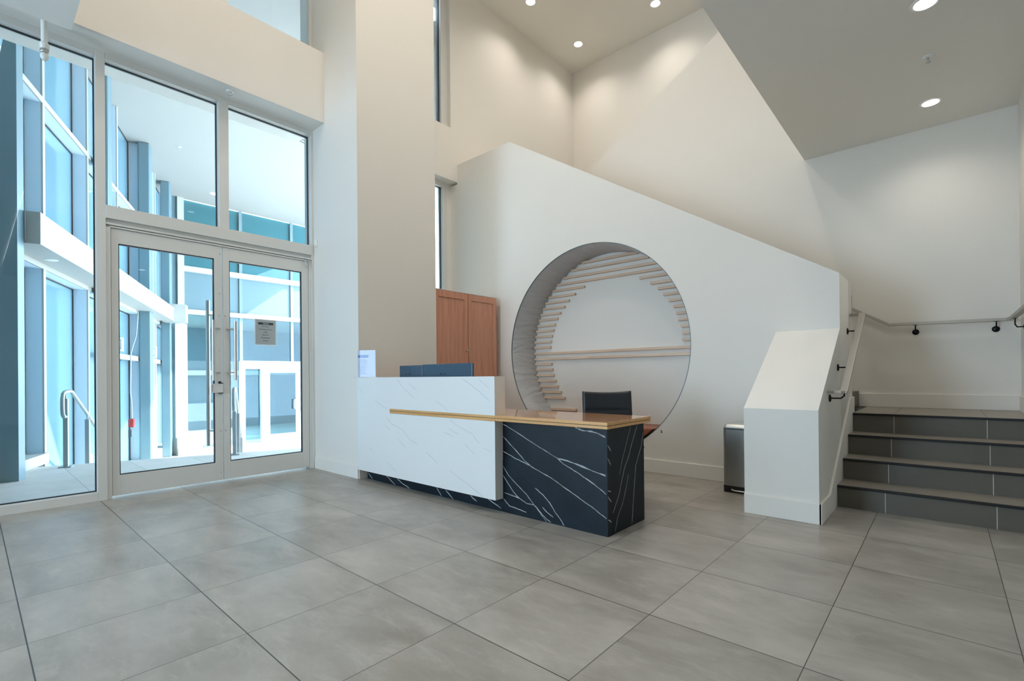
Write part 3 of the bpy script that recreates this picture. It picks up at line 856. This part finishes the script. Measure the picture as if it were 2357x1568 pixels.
# ------------------------------------------------------------------ chair
ch = thing('office_chair', (3.52, -3.05, 0), 'black leather swivel office chair tucked behind the oak desktop', 'chair')
ca = Vector((-0.757, -0.653, 0))        # facing direction
cs = Vector((-0.653, 0.757, 0))         # towards its right
def pad(m, c, u, v, w, nx=8, ny=8, th=0.05, bulge=0.35, curve=0.0, pinch=None):
    """soft cushion: u half-width vector, v half-height vector, w thickness normal"""
    vs, fs = [], []
    for side in (1, -1):
        for j in range(ny+1):
            for i in range(nx+1):
                a, b_ = -1+2*i/nx, -1+2*j/ny
                e = (1-a**6)*(1-b_**6)
                d = th*(0.25 + 0.75*max(0, e)**0.5)
                if pinch is not None: d *= 1 - 0.6*math.exp(-((b_-pinch)/0.07)**2)
                vs.append(Vector(c) + Vector(u)*a + Vector(v)*(b_ - (curve*(1-a*a) if b_ > 0.99 else 0)) + Vector(w)*(side*d/2 + 0.12*a*a*Vector(u).length))
    n_ = (nx+1)*(ny+1)
    for s_ in (0, 1):
        for j in range(ny):
            for i in range(nx):
                q = s_*n_ + j*(nx+1)+i
                fs.append((q, q+1, q+nx+2, q+nx+1))
    rim = [i for i in range(nx+1)] + [(j*(nx+1)+nx) for j in range(1, ny+1)] + [ny*(nx+1)+i for i in range(nx-1, -1, -1)] + [j*(nx+1) for j in range(ny-1, 0, -1)]
    for k in range(len(rim)):
        a, b_ = rim[k], rim[(k+1) % len(rim)]
        fs.append((a, b_, n_+b_, n_+a))
    m.add(vs, fs, 0, True)
CB = Vector((3.50, -3.035, 0))
m = MB(); pad(m, CB + Vector((0, 0, 0.815)), cs*0.213, Vector((0, 0, 0.115)) - ca*0.02, ca, 16, 16, 0.05, curve=0.10, pinch=-0.45)
m.build('backrest', 'leather', ch)
m = MB(); pad(m, CB + Vector((0, 0, 0.60)) - ca*(-0.02), cs*0.213, Vector((0, 0, 0.10)), ca, 12, 10, 0.045)
m.build('lumbar_pad', 'leather', ch)
m = MB(); pad(m, CB + ca*0.20 + Vector((0, 0, 0.47)), cs*0.225, ca*0.22, Vector((0, 0, 1)), 12, 12, 0.06)
m.build('seat', 'leather', ch)
m = MB()
for s_ in (1, -1):
    p0 = CB + cs*(0.200*s_) - ca*0.02
    m.tube([p0 + Vector((0, 0, 0.925)) - ca*0.0, p0 + Vector((0, 0, 0.80)), p0 + Vector((0, 0, 0.55)) + ca*0.02, p0 + ca*0.06 + Vector((0, 0, 0.45)), p0 + ca*0.40 + Vector((0, 0, 0.45))], 0.008, 10)
m.build('frame', 'steel', ch)
m = MB(); cc = CB + ca*0.20
m.tube([cc + Vector((0, 0, 0.10)), cc + Vector((0, 0, 0.44))], 0.028, 16)
m.build('gas_lift', 'steel', ch)
for k in range(5):
    a = 2*PI*k/5 + 0.80; d_ = Vector((math.cos(a), math.sin(a), 0))
    m = MB(); m.tube([cc + Vector((0, 0, 0.105)), cc + d_*0.28 + Vector((0, 0, 0.065))], [0.025, 0.014], 10)
    lg = m.build('base_arm', 'steel', ch)
    MB().lathe([(0.024, -0.02), (0.028, -0.01), (0.028, 0.01), (0.024, 0.02)], cc + d_*0.285 + Vector((0, 0, 0.028)), d_.cross(z_), 16).build('caster', 'black', lg)

# ------------------------------------------------------------------ pedal bin
bn = thing('pedal_bin', (4.51, -3.90, 0), 'stainless steel pedal bin behind the white buttress', 'bin')
def rrect(x0, x1, y0, y1, r, n_=5):
    out = []
    for cx_, cy_, a0_ in ((x1-r, y1-r, 0), (x0+r, y1-r, PI/2), (x0+r, y0+r, PI), (x1-r, y0+r, 1.5*PI)):
        for k in range(n_+1):
            a = a0_ + PI/2*k/n_; out.append((cx_+r*math.cos(a), cy_+r*math.sin(a)))
    return out
MB().prism(rrect(4.333, 4.685, -4.075, -3.742, 0.03), 2, 0.062, 0.568).build('body', 'steel_bin', bn)
m = MB(); m.prism(rrect(4.331, 4.687, -4.077, -3.74, 0.03), 2, 0.0, 0.062); m.build('base', 'black', bn, bevel=0.003)
MB().prism(rrect(4.336, 4.682, -4.072, -3.745, 0.03), 2, 0.568, 0.574).build('rim', 'black', bn)
m = MB(); N_ = 9
lid = []
rr = rrect(4.333, 4.685, -4.075, -3.742, 0.03)
rings = [[(x, y, 0.574) for x, y in rr]]
for t_, sc, zz in ((0.5, 0.985, 0.596), (0.8, 0.93, 0.612), (1, 0.7, 0.625)):
    rings.append([(4.52+(x-4.509)*sc, -3.908+(y+3.908)*sc, zz) for x, y in rr])
al_v = [v for r in rings for v in r]; n_ = len(rr); fs = []
for i in range(len(rings)-1):
    for k in range(n_): fs.append((i*n_+k, i*n_+(k+1) % n_, (i+1)*n_+(k+1) % n_, (i+1)*n_+k))
fs.append(tuple(range((len(rings)-1)*n_, len(rings)*n_)))
fs.append(tuple(range(n_-1, -1, -1)))
m.add(al_v, fs, 0, True); m.build('lid', 'steel', bn)
m = MB(); m.tube([(4.34, -3.82, 0.034), (4.315, -3.825, 0.030), (4.300, -3.85, 0.028), (4.300, -3.97, 0.028), (4.315, -4.0, 0.030), (4.34, -4.005, 0.034)], 0.006, 10)
m.build('pedal', 'steel', bn)

# ------------------------------------------------------------------ downlights, sprinklers
def downlight(loc, r, label, grp, power, col, lens='lamp', spot=2.5, blend=1.0, rng=0.05):
    t = thing('downlight', loc, label, 'downlight', grp)
    x, y, z = loc
    MB().lathe([(r*0.86, 0.0), (r*0.86, -0.004), (r*1.12, -0.004), (r*1.2, 0.0)], (x, y, z), (0, 0, 1), 32).build('trim_ring', 'white_pl', t)
    MB().lathe([(r*0.85, -0.0045), (r*0.02, -0.0055)], (x, y, z), (0, 0, 1), 32).build('lens', lens, t)
    if power:
        l = add_light('downlight_lamp', 'SPOT', (x, y, z-0.03), (x, y, z-1), energy=power, color=col, spot_size=spot, spot_blend=blend, shadow_soft_size=r*0.8)
        l.parent = t; l.matrix_parent_inverse = Matrix.Translation(-Vector(loc))
    return t
WARM = (1.0, 0.92, 0.84)
NEU = (1.0, 0.93, 0.84)
g1 = 'round downlights in the tall ceiling'
downlight((7.16, -0.26, ZH), 0.085, 'downlight in the tall ceiling nearest the back corner', g1, 52, WARM)
downlight((5.82, -0.26, ZH), 0.085, 'left of the two tall-ceiling downlights cut by the top edge', g1, 52, WARM)
downlight((7.20, -1.76, ZH), 0.085, 'tall-ceiling downlight nearest the grey soffit edge', g1, 52, WARM)
downlight((5.82, -1.76, ZH), 0.085, 'tall-ceiling downlight above the guard wall, out of frame', g1, 52, WARM)
for x_, y_, lb_ in ((4.2, -1.5, 'unseen added fill downlight above the desk monitors'), (4.2, -3.2, 'unseen added fill downlight above the office chair'),
                    (2.6, -1.8, 'unseen added fill downlight above the marble front'), (2.6, -3.2, 'unseen added fill downlight above the desk corner'),
                    (1.2, -1.4, 'unseen added fill downlight above the glass doors'), (1.1, -3.5, 'unseen added fill downlight above the open floor')):
    downlight((x_, y_, ZH), 0.085, lb_, g1, 120 if x_ < 2 else 66, WARM, spot=2.9)  # unseen lamps added to brighten the tall space
g2 = 'round downlights in the grey stair soffit'
downlight((5.80, -5.2, 3.615), 0.075, 'bright downlight in the grey soffit nearest the landing wall', g2, 24, NEU)
downlight((4.17, -5.2, 3.615), 0.075, 'bright downlight in the grey soffit cut by the top edge', g2, 24, NEU)
g3 = 'unseen fill downlights added behind the camera'
for i, (x, y) in enumerate(((2.5, -5.2), (2.5, -8.0), (0.9, -6.6))):
    downlight((x, y, 3.615), 0.075, 'unseen added fill downlight behind the camera, ' + ('level with the stairs', 'farthest back on the right', 'nearest the entry ceiling')[i], g3, 6, NEU)  # unseen lamps added as warm fill light
for i, (x, y) in enumerate(((-1.2, -2.5), (-1.2, -5.5), (-3.8, -2.5), (-3.8, -5.5))):
    downlight((x, y, 3.92), 0.075, 'unseen added fill downlight in the entry ceiling, ' + ('nearest the entrance doors', 'above the camera side', 'nearest the left window corner', 'farthest left and back')[i], 'unseen fill downlights added in the entry ceiling', 50, (1.0, 0.94, 0.88))  # also unseen, added for warm fill from the camera side

def sprinkler(loc, label, drop=0.0):
    t = thing('sprinkler', loc, label, 'sprinkler')
    x, y, z = loc
    MB().lathe([(0.040, 0), (0.042, -0.004), (0.036, -0.008), (0.020, -0.009)], (x, y, z), (0, 0, 1), 24).build('escutcheon', 'white_pl', t)
    m_ = MB()
    m_.tube([(x, y, z-0.005), (x, y, z-0.022)], 0.009, 12)
    m_.tube([(x-0.006, y, z-0.02), (x-0.013, y, z-0.032), (x-0.002, y, z-0.046)], 0.003, 8)
    m_.tube([(x+0.006, y, z-0.02), (x+0.013, y, z-0.032), (x+0.002, y, z-0.046)], 0.003, 8)
    m_.lathe([(0.018, -0.046), (0.018, -0.048), (0.004, -0.05)], (x, y, z), (0, 0, 1), 16)
    m_.build('head', 'steel', t)
    return t
sprinkler((4.92, -5.2, 3.615), 'ceiling sprinkler between the two grey soffit downlights')
sprinkler((1.607, 0.20, 3.995), 'ceiling sprinkler under the bulkhead above the doors')
sp = thing('pendent_sprinkler', (0.26, 0.14, 3.62), 'white capped sprinkler pipe dropping in front of left window', 'sprinkler')
x, y = 0.262, 0.20
MB().tube([(x, y, 3.995), (x, y, 3.76)], 0.021, 16).build('drop_pipe', 'white_pl', sp)
MB().lathe([(0.021, 0), (0.030, 0.004), (0.032, 0.045), (0.024, 0.055), (0.021, 0.06)], (x, y, 3.74), (0, 0, 1), 20).build('reducer', 'white_pl', sp)
MB().lathe([(0.012, 0.03), (0.026, 0.028), (0.028, 0.006), (0.020, 0.0)], (x, y, 3.71), (0, 0, 1), 20).build('head', 'steel', sp)
MB().lathe([(0.020, 0.055), (0.026, 0.045), (0.026, 0.02), (0.016, 0.0)], (x, y, 3.655), (0, 0, 1), 20).build('cap', 'white_pl', sp)

# ================================================================== outside
U = Vector((0.364, 0.931, 0)).normalized(); Nn = Vector((0.931, -0.364, 0)).normalized(); P0 = Vector((0.268, 2.954, 0)); Z = Vector((0, 0, 1))
def fp(s, o, z): return P0 + U*s + Nn*o + Z*z
GZ = -1.0
ZS = 6.32
# terrace at lobby level, edge at s = 0.29, and ground below
b = MB()
e0, e1 = P0 + U*0.29 - Nn*3.5, P0 + U*0.29 + Nn*6.0
b.prism([(-8.0, 0.5), (-8.0, e0.y), (e0.x, e0.y), (e1.x, e1.y), (e1.x, 0.5)], 2, -0.99, 0.0)
struct(b.build('terrace_floor', 'terrace', org=(0, 0, -1)))
struct(MB().box(-30, 60, 0.8, 70, GZ-0.2, GZ).build('ground', 'grey_ext', org=(0, 30, GZ-0.2)))
for k in range(5):
    pass
es = thing('entrance_steps', tuple(fp(0.9, 2.2, GZ)), 'pale exterior steps going down from the terrace edge', 'stairs')
for k in range(5):
    MB().obox(P0, U, Nn, Z, (0.295+0.3*k, 0.29+0.3*(k+1)), (0.20, 3.4), (GZ+0.002, -0.167*(k+1))).build('step', 'terrace', es)
# outside soffit
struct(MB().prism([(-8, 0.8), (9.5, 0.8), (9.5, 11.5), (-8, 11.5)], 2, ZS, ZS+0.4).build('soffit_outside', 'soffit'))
struct(MB().box(-8, 8.2, 0.6, 0.8, ZH-0.2, 9).build('wall_outside_upper', 'wall'))

# ---- angled glazed building on the left
fb = thing('glazed_building', tuple(fp(4, -1.5, GZ)), 'pale blue glazed building wing running away beyond the left window', 'building')
svals = [-2.75, -1.05, 0.655, 2.36, 4.06, 5.77, 7.47, 9.17, 10.3]
D0 = -0.19
for i, s in enumerate(svals):
    m = MB().obox(P0, U, Nn, Z, (s-0.035, s+0.035), (-0.02, 0.0), (GZ if s > 0.6 else 0.0, ZS)); m.build('mullion', 'ext_white', fb)
    m = MB().obox(P0, U, Nn, Z, (s-0.035, s+0.035), (D0, -0.02), (GZ if s > 0.6 else 0.0, ZS)); m.build('mullion_fin', 'ext_reveal', fb)
for z, h_ in ((4.70, 0.075), (2.56, 0.10)):
    MB().obox(P0, U, Nn, Z, (svals[0], svals[-1]), (-0.02, 0.001), (z-h_/2, z+h_/2)).build('transom', 'ext_white', fb)
    MB().obox(P0, U, Nn, Z, (svals[0], svals[-1]), (D0, -0.02), (z-h_/2, z+h_/2)).build('transom_fin', 'ext_reveal', fb)
MB().obox(P0, U, Nn, Z, (3.1, svals[-1]), (-0.06, 0.002), (1.47, 1.57)).build('transom', 'ext_white', fb)
MB().obox(P0, U, Nn, Z, (svals[0], 0.655), (D0, 0.03), (0.0, 0.13)).build('sill', 'ext_white', fb)
MB().obox(P0, U, Nn, Z, (0.655, svals[-1]), (D0, 0.03), (GZ, GZ+0.25)).build('sill', 'ext_white', fb)
for a, c in zip(svals[:-1], svals[1:]):
    for z0, z1 in ((GZ if a > 0.6 else 0.1, 2.51), (2.61, 4.66), (4.74, ZS)):
        p = MB().obox(P0, U, Nn, Z, (a+0.035, c-0.035), (D0-0.01, D0), (z0, z1)).build('pane', 'glass_wing', fb)
        m = MB(); w = 0.018
        m.obox(P0, U, Nn, Z, (c-0.035-w, c-0.035), (D0, D0+0.012), (z0, z1)); m.obox(P0, U, Nn, Z, (a+0.035, c-0.035), (D0, D0+0.012), (z1-w, z1))
        m.build('gasket', 'alu_dark', p)
MB().obox(P0, U, Nn, Z, (svals[0], svals[-1]), (D0-0.06, D0-0.02), (GZ, ZS)).build('backing', 'ext_reveal', fb)
# canopy beam
cp = thing('canopy_beam', tuple(fp(3, 0.2, 2.57)), 'long white canopy beam in front of glazed wing', 'beam')
m = MB(); m.obox(P0, U, Nn, Z, (-0.59, 7.6), (0.23, 0.35), (2.575, 2.93)); m.obox(P0, U, Nn, Z, (-0.59, 7.6), (0.0, 0.23), (2.575, 2.62)); m.build('beam', 'ext_white', cp)
m = MB(); m.obox(P0, U, Nn, Z, (7.6, 8.0), (0.10, 0.60), (2.56, 3.02)); m.build('end_block', 'ext_white', cp)
MB().lathe([(0.07, 0), (0.06, -0.006)], fp(0.3, 0.17, 2.575), (0, 0, 1), 20).build('recessed_light', 'white_pl', cp)
# columns
def column(s0, s1, z0, label, taper=False, zt=ZS, o0=0.02):
    t = thing('steel_column', tuple(fp((s0+s1)/2, 0.12, z0)), label, 'column', 'grey steel columns outside')
    m = MB()
    if not taper:
        vsp = []
        m.obox(P0, U, Nn, Z, (s0, s1), (o0, 0.22), (z0, zt))
    else:
        vs = []
        for z_, oo in ((z0, -0.25), (3.0, -0.12), (zt, 0.215)):
            for s_, o_ in ((s0, oo), (s0, 0.22), (s1, 0.22), (s1, oo)): vs.append(fp(s_, o_, z_))
        fs = [(0, 1, 2, 3), (8, 9, 10, 11)]
        for i in (0, 4):
            for q in range(4): fs.append((i+q, i+(q+1) % 4, i+4+(q+1) % 4, i+4+q))
        m.add(vs, fs)
    m.build('shaft', 'ext_col', t, bevel=0.02)
    return t
column(-0.757, -0.60, 0.0, 'grey column close outside left window', True, 5.35)
column(2.50, 2.74, -0.9, 'grey column showing between left mullion and door transom glass')
column(5.57, 5.84, GZ, 'blue-grey column behind the centre of left door glass')
column(7.955, 8.27, GZ, 'blue-grey column right beside the white pier')
pr = thing('white_pier', tuple(fp(8.6, 0.6, GZ)), 'sunlit white pier with stepped base beyond left door', 'pier')
MB().box(3.51, 3.79, 10.45, 10.75, GZ, 2.57).build('shaft', 'ext_white', pr)
MB().box(3.52, 4.10, 10.35, 10.74, GZ, -0.52).build('plinth', 'ext_white', pr)
MB().box(3.53, 3.95, 10.3, 10.73, GZ, -0.80).build('base', 'ext_white', pr)

# exit signs, fire alarm with conduit
def exit_sign(s, label):
    t = thing('exit_sign', tuple(fp(s, 0.05, 1.6)), label, 'exit sign', 'exit signs on the glazed wing')
    MB().obox(P0, U, Nn, Z, (s-0.03, s+0.03), (-0.13, 0.03), (1.62, 1.89)).build('housing', 'white_pl', t, bevel=0.01)
    m_ = MB()
    a, f_ = s-0.041, 'ink'
    m_.obox(P0, U, Nn, Z, (a-0.002, a), (-0.10, 0.00), (1.66, 1.85), 0)
    m_.obox(P0, U, Nn, Z, (a-0.004, a-0.002), (-0.04, -0.008), (1.675, 1.835), 1)
    m_.obox(P0, U, Nn, Z, (a-0.004, a-0.002), (-0.085, -0.065), (1.71, 1.79), 1)
    m_.obox(P0, U, Nn, Z, (a-0.004, a-0.002), (-0.092, -0.052), (1.675, 1.71), 1)
    m_.obox(P0, U, Nn, Z, (a-0.004, a-0.002), (-0.083, -0.067), (1.80, 1.825), 1)
    m_.build('pictogram', ['teal_panel', 'white_pl'], t)
exit_sign(4.25, 'white exit sign at left edge of the left door glass')
exit_sign(7.35, 'smaller white exit sign beyond the blue-grey column')
fa = thing('fire_alarm', tuple(fp(4.86, 0.02, -0.12)), 'red fire alarm box with conduit beyond the left door', 'alarm')
MB().obox(P0, U, Nn, Z, (4.80, 4.92), (-0.02, 0.07), (0.08, 0.25)).build('horn_box', 'red', fa, bevel=0.008)
MB().obox(P0, U, Nn, Z, (4.80, 4.88), (-0.02, 0.035), (-0.12, 0.03)).build('lower_box', 'ink', fa, bevel=0.004)
cp_ = [fp(4.86, 0.03, 0.25), fp(4.84, 0.03, 0.6), fp(4.75, 0.03, 0.8), fp(4.75, 0.04, 1.6), fp(5.2, 0.04, 2.0), fp(5.4, 0.04, 2.55)]
MB().tube(subdiv_path(cp_, 3), 0.012, 8).build('conduit', 'rail_out', fa)

# outdoor handrails
def out_rail(s, o, label):
    t = thing('outdoor_handrail', tuple(fp(s, o, 0)), label, 'handrail', 'metal handrails at the terrace steps')
    m_ = MB()
    pth = [(0.03, 0.62), (-0.06, 0.62), (-0.10, 0.66), (-0.11, 0.72), (-0.11, 0.84), (-0.08, 0.905), (-0.02, 0.925), (0.16, 0.93), (0.20, 0.92), (1.9, -0.02), (1.96, -0.04)]
    m_.tube([fp(s+a, o, z_) for a, z_ in pth], 0.021, 12)
    m_.build('rail', 'rail_out', t)
    for a, zb in ((0.0, 0.0), (0.78, -0.334), (1.62, GZ)):
        topz = 0.86 if a == 0 else 0.92 - (a-0.2)*0.553 - 0.05
        p_ = MB().obox(P0, U, Nn, Z, (s+a-0.022, s+a+0.022), (o-0.022, o+0.022), (zb, topz-0.02)).build('post', 'rail_out', t)
        MB().tube([fp(s+a, o, topz-0.03), fp(s+a, o, topz+0.04)], 0.009, 8).build('pin', 'rail_out', p_)
        if a == 0:
            MB().obox(P0, U, Nn, Z, (s-0.06, s+0.06), (o-0.06, o+0.06), (0, 0.012)).build('foot_plate', 'rail_out', p_)
    return t
out_rail(0.08, 0.36, 'looped metal handrail outside the left window')
q = Vector((2.286, 2.266, 0)) - P0
out_rail(q.dot(U), q.dot(Nn), 'looped metal handrail behind the right door glass')

# ---- far glazed front
YF = 11.5
ff = thing('far_shopfront', (6.0, YF, GZ), 'white framed glass front with double doors beyond the terrace', 'shopfront')
def fbox(name, x0, x1, z0, z1, mat, y0=YF-0.06, y1=YF+0.05): return MB().box(x0, x1, y0, y1, z0, z1).build(name, mat, ff)
for x0, x1 in ((3.78, 3.90), (5.43, 5.52), (7.0, 7.09), (8.6, 8.69), (10.3, 10.39)):
    fbox('mullion', x0, x1, 1.62, ZS, 'ext_frame', YF-0.03, YF+0.01)
for z0, z1 in ((4.20, 4.36), (2.96, 3.10)): fbox('transom', 3.8, 10.4, z0, z1, 'ext_white', YF-0.09, YF)
fbox('transom', 5.42, 10.4, 1.36, 1.62, 'ext_white', YF-0.1, YF)
fbox('mullion', 3.80, 3.96, GZ, ZS, 'ext_white', YF-0.12, YF)
fbox('mullion', 5.42, 5.56, GZ, 1.36, 'ext_white', YF-0.1, YF)
fbox('mullion', 6.02, 6.20, GZ, 1.36, 'ext_white', YF-0.1, YF)
fbox('mullion', 8.3, 8.45, GZ, 1.36, 'ext_white', YF-0.1, YF)
fbox('upper_pane', 3.9, 10.4, 4.36, ZS, 'glass_ext', YF+0.01, YF+0.02)
fbox('spandrel', 3.9, 10.4, 3.10, 4.20, 'teal_panel', YF+0.01, YF+0.02)
fbox('added_pane_backing', 3.9, 10.4, 4.36, ZS, 'teal_light', YF+0.06, YF+0.08)  # panel added to block the overbright interior behind the upper glass
fbox('middle_pane', 3.9, 10.4, 1.6, 2.96, 'glass_ext', YF+0.01, YF+0.02)
fbox('side_pane', 3.96, 5.42, GZ, 1.6, 'glass', YF+0.01, YF+0.02)
fbox('side_pane', 5.56, 6.02, GZ+0.1, 1.36, 'glass_ext', YF+0.01, YF+0.02)
fbox('side_pane', 8.45, 10.4, GZ+0.1, 1.36, 'glass_ext', YF+0.01, YF+0.02)
fbox('stud', 4.05, 4.18, GZ, 1.6, 'rail_out', YF+0.5, YF+0.6)
def fdoor(x0, x1, hx):
    m_ = MB(); y0, y1 = YF-0.05, YF
    m_.box(x0, x0+0.10, y0, y1, GZ+0.02, 1.36); m_.box(x1-0.10, x1, y0, y1, GZ+0.02, 1.36)
    m_.box(x0+0.1, x1-0.1, y0, y1, GZ+0.02, GZ+0.22); m_.box(x0+0.1, x1-0.1, y0, y1, 1.24, 1.36)
    d = m_.build('door_leaf', 'ext_white', ff)
    MB().box(x0+0.1, x1-0.1, YF-0.03, YF-0.02, GZ+0.22, 1.24).build('pane', 'glass_ext', d)
    MB().tube([(hx, YF-0.06, 0.02), (hx+(0.12 if hx > (x0+x1)/2 else -0.12)*-1, YF-0.12, 0.02), (hx+(0.12 if hx > (x0+x1)/2 else -0.12)*-1, YF-0.12, 0.34), (hx, YF-0.06, 0.34)], 0.02, 8).build('pull_handle', 'ext_white', d)
fdoor(6.21, 7.24, 7.19); fdoor(7.25, 8.28, 7.30)
# lobby behind the far front and the street
m = MB()
m.box(5.5, 10.4, YF+6, YF+6.1, GZ, ZS, 0); m.box(3.8, 10.4, YF+0.1, YF+6, 3.1, 3.3, 1); m.box(10.4, 10.5, YF+0.1, YF+6, GZ, ZS, 0)
m.box(3.8, 10.4, YF+5.9, YF+6, 1.35, ZS, 0); m.box(3.0, 3.8, YF-0.05, YF+0.1, GZ, ZS, 0)
m.build('interior_walls', ['teal_panel', 'soffit'], ff)
m = MB(); m.box(3.8, 10.4, YF+5.8, YF+5.9, 1.2, 1.4); m.box(4.9, 5.0, YF+5.8, YF+5.9, GZ, 1.4); m.box(3.8, 5.5, YF+5.8, YF+5.9, 0.5, 0.56)
m.build('rear_window_bars', 'ext_white', ff)
hd = MB()
for k in range(40):
    x, y = random.uniform(0, 9), random.uniform(21, 23); r = random.uniform(0.35, 0.6)
    hd.lathe([(0.01, -r*0.8), (r*0.7, -r*0.5), (r, 0), (r*0.7, r*0.5), (0.01, r*0.8)], (x, y, GZ+0.3), (0, 0, 1), 9)
tag(hd.build('hedge', 'foliage'), 'low green hedge along the street beyond the far front', 'hedge')
# outdoor soffit fittings
g4 = 'round downlights in the outdoor soffit'
downlight((4.30, 5.25, ZS), 0.10, 'outdoor soffit downlight through the right transom glass', g4, 0, NEU, 'lamp_out')
downlight((4.45, 10.4, ZS), 0.10, 'outdoor soffit downlight through the left transom glass', g4, 0, NEU, 'lamp_out')
def ext_sprk(x, y, label): 
    sprinkler((x, y, ZS), label)
ext_sprk(2.72, 5.2, 'small outdoor soffit sprinkler near the window header')
ext_sprk(3.0, 7.8, 'small outdoor soffit sprinkler above blue-grey column')
ext_sprk(2.35, 1.78, 'outdoor soffit sprinkler seen through the upper window')
ld = thing('linear_diffuser', (4.2, 5.2, ZS-0.01), 'pair of thin dark slots across the outdoor soffit', 'vent')
for k in range(2):
    p0 = Vector((3.15, 4.75+0.10*k, ZS-0.004)); d_ = Vector((0.926, 0.378, 0))
    MB().obox(p0, d_, Vector((-0.378, 0.926, 0)), Z, (0, 4.0), (0, 0.018), (-0.004, 0.004)).build('slot', 'ink', ld)
